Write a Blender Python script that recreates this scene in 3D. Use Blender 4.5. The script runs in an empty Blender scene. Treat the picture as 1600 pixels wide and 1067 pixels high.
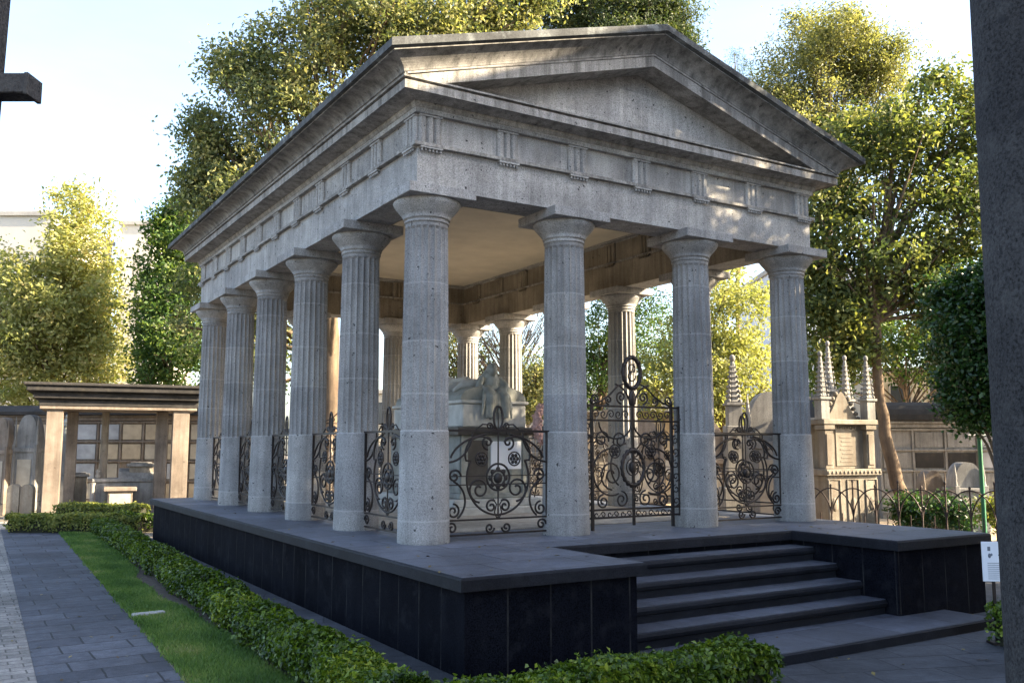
import bpy, math, random
import numpy as np
from mathutils import Vector, Matrix
random.seed(7); RNG = np.random.default_rng(11)
scene = bpy.context.scene
C = scene.collection
PI = math.pi
# ------------------------------------------------------------------ camera
F_PX, YAW, PITCH = 1415.0, 0.5521, 0.1163
CAM = np.array([-6.4644, -13.1717, 1.5])
FW = np.array([math.cos(PITCH)*math.sin(YAW), math.cos(PITCH)*math.cos(YAW), math.sin(PITCH)])
RT = np.array([math.cos(YAW), -math.sin(YAW), 0.0])
UP = np.cross(RT, FW)
FH = np.array([math.sin(YAW), math.cos(YAW), 0.0])
cd = bpy.data.cameras.new("camera"); cam = bpy.data.objects.new("camera", cd); C.objects.link(cam)
cd.sensor_width = 36; cd.lens = 36*F_PX/1600; cd.clip_end = 600; cd.clip_start = 0.05
M = Matrix.Identity(4)
for i in range(3):
    M[i][0], M[i][1], M[i][2], M[i][3] = RT[i], UP[i], -FW[i], CAM[i]
cam.matrix_world = M
scene.camera = cam
G = -1.35                                   # ground level (temple platform top is z = 0)

def at(x, y, d):
    """world point seen at photo pixel x, y and d metres ahead (horizontally)."""
    v = FW + RT*(x-800)/F_PX - UP*(y-533.5)/F_PX
    return CAM + v*(d/float(v @ FH))

def spot(x, d, z=G):
    p = at(x, 699, d); return Vector((p[0], p[1], z))

# ------------------------------------------------------------------ mesh builder
class MB:
    def __init__(s): s.v = []; s.f = []; s.sm = []
    def add(s, vs, fs, smooth=False):
        n = len(s.v); s.v += [tuple(p) for p in vs]
        for f in fs: s.f.append(tuple(i+n for i in f)); s.sm.append(smooth)
        return s
    def box(s, x0, y0, z0, x1, y1, z1, bev=0.0):
        if x0 > x1: x0, x1 = x1, x0
        if y0 > y1: y0, y1 = y1, y0
        if bev <= 0:
            v = [(x0,y0,z0),(x1,y0,z0),(x1,y1,z0),(x0,y1,z0),(x0,y0,z1),(x1,y0,z1),(x1,y1,z1),(x0,y1,z1)]
            return s.add(v, [(3,2,1,0),(4,5,6,7),(0,1,5,4),(1,2,6,5),(2,3,7,6),(3,0,4,7)])
        b = bev; v = []; 
        for z, i in ((z0, b), (z0+b, 0), (z1-b, 0), (z1, b)):
            j = 0 if i == 0 else b
            xs0, xs1, ys0, ys1 = x0+j, x1-j, y0+j, y1-j
            if i == 0: ring = [(x0+b,y0),(x1-b,y0),(x1,y0+b),(x1,y1-b),(x1-b,y1),(x0+b,y1),(x0,y1-b),(x0,y0+b)]
            else: ring = [(x0+b,ys0),(x1-b,ys0),(xs1,y0+b),(xs1,y1-b),(x1-b,ys1),(x0+b,ys1),(xs0,y1-b),(xs0,y0+b)]
            v += [(px,py,z) for px,py in ring]
        f = [tuple(range(7,-1,-1)), tuple(range(24,32))]
        for r in range(3):
            for k in range(8): f.append((r*8+k, r*8+(k+1)%8, (r+1)*8+(k+1)%8, (r+1)*8+k))
        return s.add(v, f)
    def prism(s, poly, z0, z1):
        n = len(poly)
        v = [(x,y,z0) for x,y in poly]+[(x,y,z1) for x,y in poly]
        f = [tuple(range(n-1,-1,-1)), tuple(range(n,2*n))]+[(i,(i+1)%n,n+(i+1)%n,n+i) for i in range(n)]
        return s.add(v, f)
    def extr(s, poly, axis, a0, a1):
        """poly of (u, z) swept along axis 'x' or 'y'."""
        n = len(poly)
        mk = (lambda u,z,a:(a,u,z)) if axis == 'x' else (lambda u,z,a:(u,a,z))
        v = [mk(u,z,a0) for u,z in poly]+[mk(u,z,a1) for u,z in poly]
        f = [tuple(range(n-1,-1,-1)), tuple(range(n,2*n))]+[(i,(i+1)%n,n+(i+1)%n,n+i) for i in range(n)]
        return s.add(v, f)
    def lathe(s, prof, n=24, c=(0,0,0), smooth=True, cap=True, sx=1, sy=1, ph=0):
        v = []; f = []
        for r, z in prof:
            for k in range(n):
                a = 2*PI*k/n+ph; v.append((c[0]+r*sx*math.cos(a), c[1]+r*sy*math.sin(a), c[2]+z))
        for i in range(len(prof)-1):
            for k in range(n): f.append((i*n+k, i*n+(k+1)%n, (i+1)*n+(k+1)%n, (i+1)*n+k))
        s.add(v, f, smooth)
        if cap:
            m = len(prof)-1
            s.add(v[:n], [tuple(range(n-1,-1,-1))]); s.add(v[m*n:], [tuple(range(n))])
        return s
    def tube(s, pts, r, n=6, closed=False, smooth=True, r_end=None):
        pts = [Vector(p) for p in pts]; m = len(pts); v = []; f = []
        prev = None
        for i, p in enumerate(pts):
            if closed: t = pts[(i+1)%m]-pts[i-1]
            else: t = pts[min(i+1,m-1)]-pts[max(i-1,0)]
            if t.length < 1e-9: t = Vector((0,0,1))
            t.normalize()
            if prev is None:
                a = Vector((0,1,0)) if abs(t.y) < .9 else Vector((1,0,0))
                u = t.cross(a).normalized()
            else:
                u = (prev - t*prev.dot(t)); u = u.normalized() if u.length > 1e-6 else t.orthogonal().normalized()
            prev = u; w = t.cross(u)
            rr = r if r_end is None else r+(r_end-r)*i/max(1,m-1)
            if isinstance(r, (list,tuple)): rr = r[i]
            for k in range(n):
                a = 2*PI*k/n; v.append(p+u*(rr*math.cos(a))+w*(rr*math.sin(a)))
        q = m if closed else m-1
        for i in range(q):
            for k in range(n):
                j = (i+1)%m; f.append((i*n+k, i*n+(k+1)%n, j*n+(k+1)%n, j*n+k))
        s.add(v, f, smooth)
        if not closed:
            s.add(v[:n], [tuple(range(n-1,-1,-1))]); s.add(v[-n:], [tuple(range(n))])
        return s
    def ell(s, c, r, n=12, m=8, rot=None):
        v = []; f = []
        for i in range(m+1):
            t = PI*i/m
            for k in range(n):
                a = 2*PI*k/n
                p = Vector((r[0]*math.sin(t)*math.cos(a), r[1]*math.sin(t)*math.sin(a), -r[2]*math.cos(t)))
                if rot is not None: p = rot @ p
                v.append(Vector(c)+p)
        for i in range(m):
            for k in range(n): f.append((i*n+k, i*n+(k+1)%n, (i+1)*n+(k+1)%n, (i+1)*n+k))
        return s.add(v, f, True)
    def mesh(s, name, mat):
        me = bpy.data.meshes.new(name); me.from_pydata([tuple(p) for p in s.v], [], s.f)
        me.polygons.foreach_set("use_smooth", s.sm)
        me.materials.append(mat); me.update(); return me
    def build(s, name, mat, parent=None, loc=(0,0,0), rz=0):
        o = bpy.data.objects.new(name, s.mesh(name, mat)); C.objects.link(o)
        if parent is not None: o.parent = parent
        o.location = loc; o.rotation_euler = (0,0,rz); return o

def put(name, me, parent=None, loc=(0,0,0), rz=0):
    o = bpy.data.objects.new(name, me); C.objects.link(o); o.location = loc; o.rotation_euler = (0,0,rz)
    if parent is not None: o.parent = parent
    return o
def tag(o, label, cat, group=None):
    o["label"] = label; o["category"] = cat
    if group: o["group"] = group
    return o
def thing(name, label, cat, loc=(0,0,0), rz=0, group=None):
    o = bpy.data.objects.new(name, None); C.objects.link(o); o.location = loc; o.rotation_euler = (0,0,rz)
    o.empty_display_size = .2
    return tag(o, label, cat, group)
def struct(o, kind="structure"): o["kind"] = kind; return o

# ------------------------------------------------------------------ materials
def newmat(name):
    m = bpy.data.materials.new(name); m.use_nodes = True
    nt = m.node_tree; b = nt.nodes["Principled BSDF"]
    return m, nt, b
class NT:
    def __init__(s, nt): s.nt = nt
    def n(s, t, **kw):
        x = s.nt.nodes.new(t)
        for k, v in kw.items():
            if k.startswith("i_"):
                x.inputs[k[2:].replace("_"," ")].default_value = v
            else: setattr(x, k, v)
        return x
    def l(s, a, b): s.nt.links.new(a, b)
    def noise(s, vec, scale, detail=4, rough=.6):
        x = s.n("ShaderNodeTexNoise"); x.inputs["Scale"].default_value = scale
        x.inputs["Detail"].default_value = detail; x.inputs["Roughness"].default_value = rough
        s.l(vec, x.inputs["Vector"]); return x.outputs["Fac"]
    def ramp(s, fac, stops):
        x = s.n("ShaderNodeValToRGB"); e = x.color_ramp.elements
        while len(e) < len(stops): e.new(.5)
        for k, (p, c) in enumerate(stops):
            e[k].position = p; e[k].color = (c[0],c[1],c[2],1) if isinstance(c,(tuple,list)) else (c,c,c,1)
        s.l(fac, x.inputs["Fac"]); return x.outputs["Color"]
    def mix(s, fac, a, b, mode='MIX'):
        x = s.n("ShaderNodeMix", data_type='RGBA', blend_type=mode)
        for sock, val in ((x.inputs[0], fac), (x.inputs[6], a), (x.inputs[7], b)):
            if hasattr(val, "is_linked"): s.l(val, sock)
            elif isinstance(val, (tuple,list)): sock.default_value = (val[0],val[1],val[2],1)
            else: sock.default_value = val
        return x.outputs[2]
    def math(s, op, a, b=0.0, c=0.0):
        x = s.n("ShaderNodeMath", operation=op)
        for k, val in enumerate((a,b,c)):
            if hasattr(val, "is_linked"): s.l(val, x.inputs[k])
            else: x.inputs[k].default_value = val
        return x.outputs[0]
    def coords(s, rnd=True, scale=(1,1,1)):
        tc = s.n("ShaderNodeTexCoord"); v = tc.outputs["Object"]
        if rnd:
            oi = s.n("ShaderNodeObjectInfo"); a = s.n("ShaderNodeVectorMath", operation='MULTIPLY_ADD')
            s.l(oi.outputs["Random"], a.inputs[0]); a.inputs[1].default_value = (37,53,71); s.l(v, a.inputs[2]); v = a.outputs[0]
        if scale != (1,1,1):
            mp = s.n("ShaderNodeMapping"); mp.inputs["Scale"].default_value = scale; s.l(v, mp.inputs["Vector"]); v = mp.outputs[0]
        return v
    def bump(s, b, h, strength, dist=.02):
        x = s.n("ShaderNodeBump"); x.inputs["Strength"].default_value = strength; x.inputs["Distance"].default_value = dist
        s.l(h, x.inputs["Height"]); s.l(x.outputs[0], b.inputs["Normal"])

def stone(name, c1, c2, rough=.9, pores=.6, streak=.35, joints=(), speck=.25, dark=(.05,.05,.05), blocks=None, lichen=None, pscale=7, bump=.5, spec=.2):
    m, nt, b = newmat(name); t = NT(nt); v = t.coords()
    base = t.mix(t.ramp(t.noise(v, 1.1, 6, .62), [(.34,0.),(.66,1.)]), c1, c2)
    sp = t.ramp(t.noise(v, 55, 3, .7), [(.30,1-speck*1.5),(.5,1.),(.72,1+speck)])
    base = t.mix(1., base, sp, 'MULTIPLY')
    h = t.noise(v, 40, 5, .7)
    if streak:
        mp = t.n("ShaderNodeMapping"); mp.inputs["Scale"].default_value = (5,5,.35); t.l(v, mp.inputs["Vector"])
        st = t.ramp(t.noise(mp.outputs[0], 1.3, 6, .65), [(.42,0.),(.68,1.)])
        base = t.mix(t.math('MULTIPLY', st, streak), base, dark)
    if blocks:
        tc = t.n("ShaderNodeTexCoord"); sx = t.n("ShaderNodeSeparateXYZ"); t.l(tc.outputs["Object"], sx.inputs[0])
        u = t.math('ADD', sx.outputs[0], sx.outputs[1]); cx = t.n("ShaderNodeCombineXYZ")
        t.l(u, cx.inputs[0]); t.l(sx.outputs[2], cx.inputs[1])
        br = t.n("ShaderNodeTexBrick"); t.l(cx.outputs[0], br.inputs["Vector"])
        br.inputs["Scale"].default_value = 1; br.inputs["Brick Width"].default_value = blocks[0]; br.inputs["Row Height"].default_value = blocks[1]
        br.inputs["Mortar Size"].default_value = blocks[2]; br.inputs["Mortar Smooth"].default_value = .2
        br.inputs["Color1"].default_value = (.80,.80,.81,1); br.inputs["Color2"].default_value = (1.16,1.15,1.12,1); br.inputs["Mortar"].default_value = (1,1,1,1)
        base = t.mix(1., base, br.outputs["Color"], 'MULTIPLY')
        brk = t.math('MULTIPLY', br.outputs["Fac"], t.ramp(t.noise(v, 2.2, 3), [(.38,.15),(.6,1.)]))
        base = t.mix(t.math('MULTIPLY', brk, blocks[4]), base, blocks[3])
    if joints:
        tc = t.n("ShaderNodeTexCoord"); sx = t.n("ShaderNodeSeparateXYZ"); t.l(tc.outputs["Object"], sx.inputs[0]); tot = None
        oi = t.n("ShaderNodeObjectInfo"); zj = t.math('MULTIPLY_ADD', oi.outputs["Random"], .55, t.math('SUBTRACT', sx.outputs[2], .27))
        for z in joints:
            fixed = z < 2
            k = t.math('COMPARE', sx.outputs[2] if fixed else zj, z, .014)
            tot = k if tot is None else t.math('MAXIMUM', tot, k)
        base = t.mix(t.math('MULTIPLY', tot, .30), base, (.50,.49,.47))
        # every drum is a block of its own, cut from a slightly different bed
        dr = t.n("ShaderNodeTexWhiteNoise", noise_dimensions='1D'); acc = None
        for z in joints:
            k = t.math('GREATER_THAN', sx.outputs[2] if z < 2 else zj, z); acc = k if acc is None else t.math('ADD', acc, k)
        oi = t.n("ShaderNodeObjectInfo"); t.l(t.math('MULTIPLY_ADD', oi.outputs["Random"], 91.7, acc), dr.inputs["W"])
        base = t.mix(1., base, t.ramp(dr.outputs["Value"], [(0.,(.88,.885,.90)),(1.,(1.08,1.07,1.05))]), 'MULTIPLY')
    if pores:
        vo = t.n("ShaderNodeTexVoronoi"); vo.inputs["Scale"].default_value = pscale; pn = t.n("ShaderNodeTexNoise"); pn.inputs["Scale"].default_value = 9; t.l(v, pn.inputs["Vector"])
        pv_ = t.n("ShaderNodeVectorMath", operation='MULTIPLY_ADD'); t.l(pn.outputs["Color"], pv_.inputs[0]); pv_.inputs[1].default_value = (.16,.16,.16); t.l(v, pv_.inputs[2]); t.l(pv_.outputs[0], vo.inputs["Vector"])
        wn = t.n("ShaderNodeSeparateColor"); t.l(vo.outputs["Color"], wn.inputs[0])
        rad = t.math('MULTIPLY', t.math('POWER', wn.outputs[0], 3.), .22)
        pit = t.math('LESS_THAN', vo.outputs["Distance"], rad)
        base = t.mix(t.math('MULTIPLY', pit, pores), base, (.022,.022,.024))
        h = t.math('SUBTRACT', h, t.math('MULTIPLY', pit, .8))
    if lichen:
        li = t.ramp(t.noise(v, 3.2, 8, .7), [(.52,0.),(.66,1.)]); base = t.mix(t.math('MULTIPLY', li, lichen[1]), base, lichen[0])
    t.l(base, b.inputs["Base Color"]); b.inputs["Roughness"].default_value = rough
    b.inputs["Specular IOR Level"].default_value = spec
    t.bump(b, h, bump, .012); return m

def plain(name, c, rough=.6, metal=0, var=.25, scale=6, bump=.1, c2=None, spec=.5):
    m, nt, b = newmat(name); t = NT(nt); v = t.coords()
    n = t.noise(v, scale, 5, .65); c2 = c2 or tuple(x*(1-var) for x in c)
    t.l(t.mix(t.ramp(n, [(.35,0.),(.65,1.)]), c, c2), b.inputs["Base Color"])
    b.inputs["Roughness"].default_value = rough; b.inputs["Metallic"].default_value = metal; b.inputs["Specular IOR Level"].default_value = spec
    if bump: t.bump(b, n, bump, .02)
    return m

def leafmat(name, stops, trans=.45, rough=.55, spec=.35):
    m, nt, b = newmat(name); t = NT(nt)
    at_ = t.n("ShaderNodeAttribute", attribute_name="tint"); col = t.ramp(at_.outputs["Fac"], stops)
    t.l(col, b.inputs["Base Color"]); b.inputs["Roughness"].default_value = rough; b.inputs["Specular IOR Level"].default_value = spec
    tr = t.n("ShaderNodeBsdfTranslucent"); t.l(t.mix(1., col, (1.3,1.3,.7), 'MULTIPLY'), tr.inputs[0])
    mx = t.n("ShaderNodeMixShader"); mx.inputs[0].default_value = trans
    t.l(b.outputs[0], mx.inputs[1]); t.l(tr.outputs[0], mx.inputs[2]); t.l(mx.outputs[0], nt.nodes["Material Output"].inputs[0]); return m

CANT1, CANT2 = (.365,.358,.348), (.24,.234,.226)
JO = (.36,1.765,2.62,3.46,4.4)
m_shaft = stone("cantera_column", CANT1, CANT2, joints=JO, streak=.38, speck=.34, dark=(.09,.09,.092), pores=.85, pscale=11)
m_cant = stone("cantera_blocks", (.43,.425,.415), (.255,.25,.245), streak=.42, dark=(.10,.098,.095), pores=.9, pscale=10, speck=.42, blocks=(1.42,.63,.006,(.40,.39,.37),.4), lichen=((.42,.40,.36),.35))
m_cornice = stone("cantera_weathered", (.30,.29,.27), (.15,.145,.137), streak=.75, dark=(.035,.034,.033), pores=.6)
m_corona = stone("cantera_corona", (.38,.368,.345), (.245,.236,.222), speck=.34, pscale=9, streak=.7, dark=(.06,.056,.05), pores=.7)
m_roof = stone("roof_slab_stone", (.12,.125,.125), (.05,.052,.052), streak=.5, dark=(.02,.02,.02), pores=.3, lichen=((.25,.27,.26),.6))
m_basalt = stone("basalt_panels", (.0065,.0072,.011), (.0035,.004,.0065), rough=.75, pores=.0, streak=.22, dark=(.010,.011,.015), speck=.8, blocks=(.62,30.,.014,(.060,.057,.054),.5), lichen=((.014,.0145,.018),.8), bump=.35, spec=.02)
m_basaltcut = stone("cut_basalt", (.012,.013,.018), (.006,.0065,.009), rough=.7, spec=.2, pores=.0, streak=.0, speck=.35, bump=.3, lichen=((.03,.032,.036),.3))
m_plaster = plain("ceiling_plaster", (.56,.515,.43), .9, var=.14, scale=1.5, bump=.03)
m_innerwarm = stone("bounce_tinted_cantera", (.31,.275,.22), (.20,.175,.135), streak=.5, dark=(.07,.05,.03), pores=.7)  # cantera tinted warm: bounced sunlight put into the colour
m_iron = plain("wrought_iron", (.010,.009,.009), .5, .2, c2=(.026,.015,.011), scale=5, bump=.2)
m_rust = plain("rusty_iron", (.055,.028,.020), .7, .1, c2=(.02,.014,.012), scale=8, bump=.2)
m_marble = plain("old_marble", (.50,.50,.47), .55, var=.35, scale=2.5, bump=.1)
m_marble2 = plain("grey_marble", (.29,.30,.27), .6, var=.45, scale=3, bump=.15)
m_darkmarble = plain("dark_marble", (.06,.055,.05), .4, var=.5, scale=3, bump=.05)
m_tan = stone("tan_cantera", (.25,.208,.168), (.13,.108,.088), streak=.6, dark=(.10,.075,.055), pores=.35, pscale=5)
m_tan2 = stone("pale_cantera", (.27,.245,.20), (.14,.125,.10), streak=.7, dark=(.13,.10,.075), pores=.3, pscale=5)
m_grey = stone("grey_tomb_stone", (.30,.29,.27), (.17,.165,.155), streak=.5, dark=(.05,.048,.045), pores=.3)
m_darkroof = stone("dark_roof", (.045,.042,.04), (.022,.021,.02), streak=.4, dark=(.015,.015,.015), pores=.2, lichen=((.09,.075,.05),.3))
m_fore = stone("foreground_basalt", (.052,.050,.050), (.030,.029,.030), streak=.25, dark=(.016,.016,.018), pores=.9, pscale=7, speck=.6, bump=.9, lichen=((.085,.083,.08),.5))
m_bark = stone("bark", (.20,.145,.095), (.10,.072,.05), streak=.6, dark=(.04,.03,.022), pores=0)
m_beige = plain("beige_render", (.50,.46,.37), .9, var=.12, scale=.4, bump=.02)
m_cream = plain("cream_render", (.50,.48,.43), .9, var=.1, scale=.4, bump=.02)
m_paleblue = plain("pale_blue_render", (.55,.60,.68), .9, var=.1, scale=.4, bump=.02)
m_glass = plain("window_glass", (.05,.06,.075), .12, var=.2, scale=.5, bump=0)
m_white = plain("white_panel", (.78,.79,.82), .5, var=.04, scale=2, bump=0)
m_ink = plain("grey_ink", (.16,.18,.21), .7, var=.2, bump=0)
m_green = plain("green_paint", (.015,.14,.06), .45, var=.2, bump=0)
m_plaque = plain("niche_plaque", (.40,.35,.27), .6, var=.35, scale=1.3, bump=.05)
m_flower = plain("pale_pink_flowers", (.55,.34,.30), .8, var=.4, scale=14, bump=.3)
m_earth = plain("bare_soil", (.085,.06,.04), .95, var=.5, scale=8, bump=.5)
m_concrete = stone("pale_concrete", (.42,.41,.38), (.32,.31,.29), streak=.1, pores=.2)

def paver(name, w, h, c1, c2, mort, offset=.5, msize=.012, rough=.7, rot=0, spec=.3):
    m, nt, b = newmat(name); t = NT(nt); v0 = t.coords(False)
    mp = t.n("ShaderNodeMapping"); mp.inputs["Rotation"].default_value = (0,0,rot); t.l(v0, mp.inputs["Vector"]); v = mp.outputs[0]
    nz = t.n("ShaderNodeTexNoise"); nz.inputs["Scale"].default_value = 1.7; t.l(v, nz.inputs["Vector"])
    wv = t.n("ShaderNodeVectorMath", operation='MULTIPLY_ADD'); t.l(nz.outputs["Color"], wv.inputs[0]); wv.inputs[1].default_value = (.05,.05,0); t.l(v, wv.inputs[2])
    br = t.n("ShaderNodeTexBrick"); br.offset = offset; t.l(wv.outputs[0], br.inputs["Vector"])
    br.inputs["Scale"].default_value = 1; br.inputs["Brick Width"].default_value = w; br.inputs["Row Height"].default_value = h
    br.inputs["Mortar Size"].default_value = msize; br.inputs["Mortar Smooth"].default_value = .3
    br.inputs["Color1"].default_value = (*c1,1); br.inputs["Color2"].default_value = (*c2,1); br.inputs["Mortar"].default_value = (*mort,1)
    sp = t.ramp(t.noise(v, 5, 8, .72), [(.3,.62),(.55,1.),(.75,1.35)])
    col = t.mix(1., br.outputs["Color"], sp, 'MULTIPLY')
    col = t.mix(1., col, t.ramp(t.noise(v, .55, 6, .7), [(.32,.60),(.5,1.),(.70,1.40)]), 'MULTIPLY')
    sp2 = t.ramp(t.noise(v, 60, 2, .7), [(.3,.75),(.7,1.25)]); col = t.mix(1., col, sp2, 'MULTIPLY')
    t.l(col, b.inputs["Base Color"]); b.inputs["Roughness"].default_value = rough; b.inputs["Specular IOR Level"].default_value = spec
    h_ = t.math('SUBTRACT', t.math('MULTIPLY', t.noise(v, 9, 6, .7), .6), t.math('MULTIPLY', br.outputs["Fac"], .8))
    t.bump(b, h_, .7, .02); return m
m_floor = paver("pale_floor_slabs", .9, .9, (.40,.35,.28), (.34,.30,.24), (.2,.17,.14), .5, .006, .6)
m_slate = paver("slate_pavers", .92, .58, (.078,.084,.100), (.046,.050,.062), (.018,.019,.022), .37, .016)
m_cobble = paver("pale_cobbles", .34, .21, (.25,.235,.21), (.17,.16,.145), (.09,.085,.075), .5, .012, .85)
m_flag = paver("grey_flagstones", 1.05, .62, (.064,.067,.074), (.040,.043,.049), (.025,.026,.028), .42, .012, rot=.35)
m_landing = paver("landing_slabs", 1.4, .9, (.088,.096,.118), (.058,.063,.079), (.014,.014,.017), .42, .01, .5, spec=.6)
m_crosspath = paver("sunlit_path_slabs", 1.2, .8, (.40,.35,.28), (.32,.28,.22), (.15,.13,.1), .5, .01, .9)
m_ground = plain("dusty_ground", (.22,.185,.14), .95, var=.5, scale=.8, bump=.3, c2=(.10,.085,.06))

# ------------------------------------------------------------------ leaves, trees, hedges
def leaf_mesh(name, P, N, L, Wd, mat, fold=.25):
    n = len(P); 
    N = N/np.maximum(1e-6, np.linalg.norm(N, axis=1))[:,None]
    r = RNG.normal(size=(n,3)); t = r-N*(r*N).sum(1)[:,None]; t /= np.maximum(1e-6, np.linalg.norm(t, axis=1))[:,None]
    b = np.cross(N, t); L = L*RNG.uniform(.5,1.45,n); Wd = Wd*RNG.uniform(.75,1.25,n)
    v = np.empty((n,4,3)); h = L[:,None]*.5
    v[:,0] = P-t*h; v[:,2] = P+t*h-N*(L*fold*.6)[:,None]
    v[:,1] = P+b*(Wd*.5)[:,None]+N*(L*fold*.3)[:,None]; v[:,3] = P-b*(Wd*.5)[:,None]+N*(L*fold*.3)[:,None]
    me = bpy.data.meshes.new(name); me.vertices.add(n*4); me.vertices.foreach_set("co", v.reshape(-1))
    me.loops.add(n*4); me.loops.foreach_set("vertex_index", np.arange(n*4, dtype=np.int32))
    me.polygons.add(n); me.polygons.foreach_set("loop_start", np.arange(0,n*4,4,dtype=np.int32))
    a = me.attributes.new("tint", 'FLOAT', 'FACE'); me.update(calc_edges=True)
    return me, a
def fill_tint(a, vals): a.data.foreach_set("value", np.clip(vals,0,1).astype(np.float32))

def in_ell(n, c, r, bias=.45):
    d = RNG.normal(size=(n,3)); d /= np.linalg.norm(d,axis=1)[:,None]
    return np.array(c)+d*np.array(r)*(RNG.random(n)**bias)[:,None], d

def tree(name, label, base, blobs, mat, low=.34, leaf=.16, per=110, cr=.75, trunk_r=.22, trunk_top=None, group=None, lean=None, bark=m_bark, limbs=26, cat="tree", flat=.7, droop=0., wid=.5, tmul=1., leafy=True):
    """blobs: (offset from base, radii, clusters)."""
    root = thing(name, label, cat, base, 0, group)
    cs = []; 
    for (c, r, n) in blobs:
        p, d = in_ell(n, c, r); cs.append(p)
    cs = np.concatenate(cs); 
    top = trunk_top or (sum(b[0][2] for b in blobs)/len(blobs))
    mb = MB(); ctr = np.mean([b[0] for b in blobs], axis=0)
    path = lean or [(0,0,0),(ctr[0]*.12,ctr[1]*.12,top*.35),(ctr[0]*.4,ctr[1]*.4,top*.7),(ctr[0]*.9,ctr[1]*.9,top)]
    path = [Vector(p) for p in path]; fine = []
    for i in range(len(path)-1):
        for k in range(5):
            u = k/5; fine.append(path[i].lerp(path[i+1], u)+Vector((random.uniform(-1,1),random.uniform(-1,1),0))*trunk_r*.16)
    fine.append(path[-1]); m = len(fine)
    rad = [trunk_r*(1.35 if i == 0 else 1.12 if i == 1 else 1.0)*(1-.72*i/(m-1)) for i in range(m)]
    mb.tube(fine, rad, 9)
    idx = RNG.permutation(len(cs))[:limbs]
    for j in idx:
        e = Vector(cs[j]); lo = [k for k in range(m) if fine[k].z < max(e.z-.25*abs(e.z-fine[0].z)-.2, fine[m//3].z+.01)]
        k = lo[-1] if lo else m//2
        k = max(int(m*low), k - random.randint(0,2)); s = fine[k]
        mid = s.lerp(e,.5)+Vector((random.uniform(-.3,.3),random.uniform(-.3,.3),random.uniform(.1,.5)))*(.12*(e-s).length+.1)
        q = [s, s.lerp(mid,.5)+Vector((0,0,.05)), mid, mid.lerp(e,.5), e]
        mb.tube(q, [max(.02,rad[k]*.5*w) for w in (1,.75,.55,.38,.16)], 5)
        for _ in range(3):
            w = e+Vector(RNG.normal(size=3))*cr*.35; mb.tube([mid.lerp(e,random.random()), (mid.lerp(e,.7)).lerp(w,.6), w], max(.012,rad[k]*.12), 4)
    mb.build("trunk", bark, root)
    if not leafy: return root
    nC = len(cs); k = RNG.poisson(per, nC); tot = int(k.sum()); ci = np.repeat(np.arange(nC), k)
    g = RNG.normal(size=(tot,3))*.5; sz = RNG.uniform(.6,1.25,nC)[ci][:,None]
    P = cs[ci]+g*cr*sz*np.array([1,1,flat])
    if droop: P[:,2] -= droop*np.abs(g[:,0]**2+g[:,1]**2)
    out = P-np.array(ctr); out /= np.maximum(.1,np.linalg.norm(out,axis=1))[:,None]
    N = RNG.normal(size=(tot,3))*.9+out*.5+np.array([0,0,.5])
    me, a = leaf_mesh("crown", P, N, leaf, leaf*wid, mat)
    fill_tint(a, (RNG.random(nC)[ci]*.5+RNG.random(tot)*.5)*tmul)
    me.materials.append(mat); put("crown", me, root); return root

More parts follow.
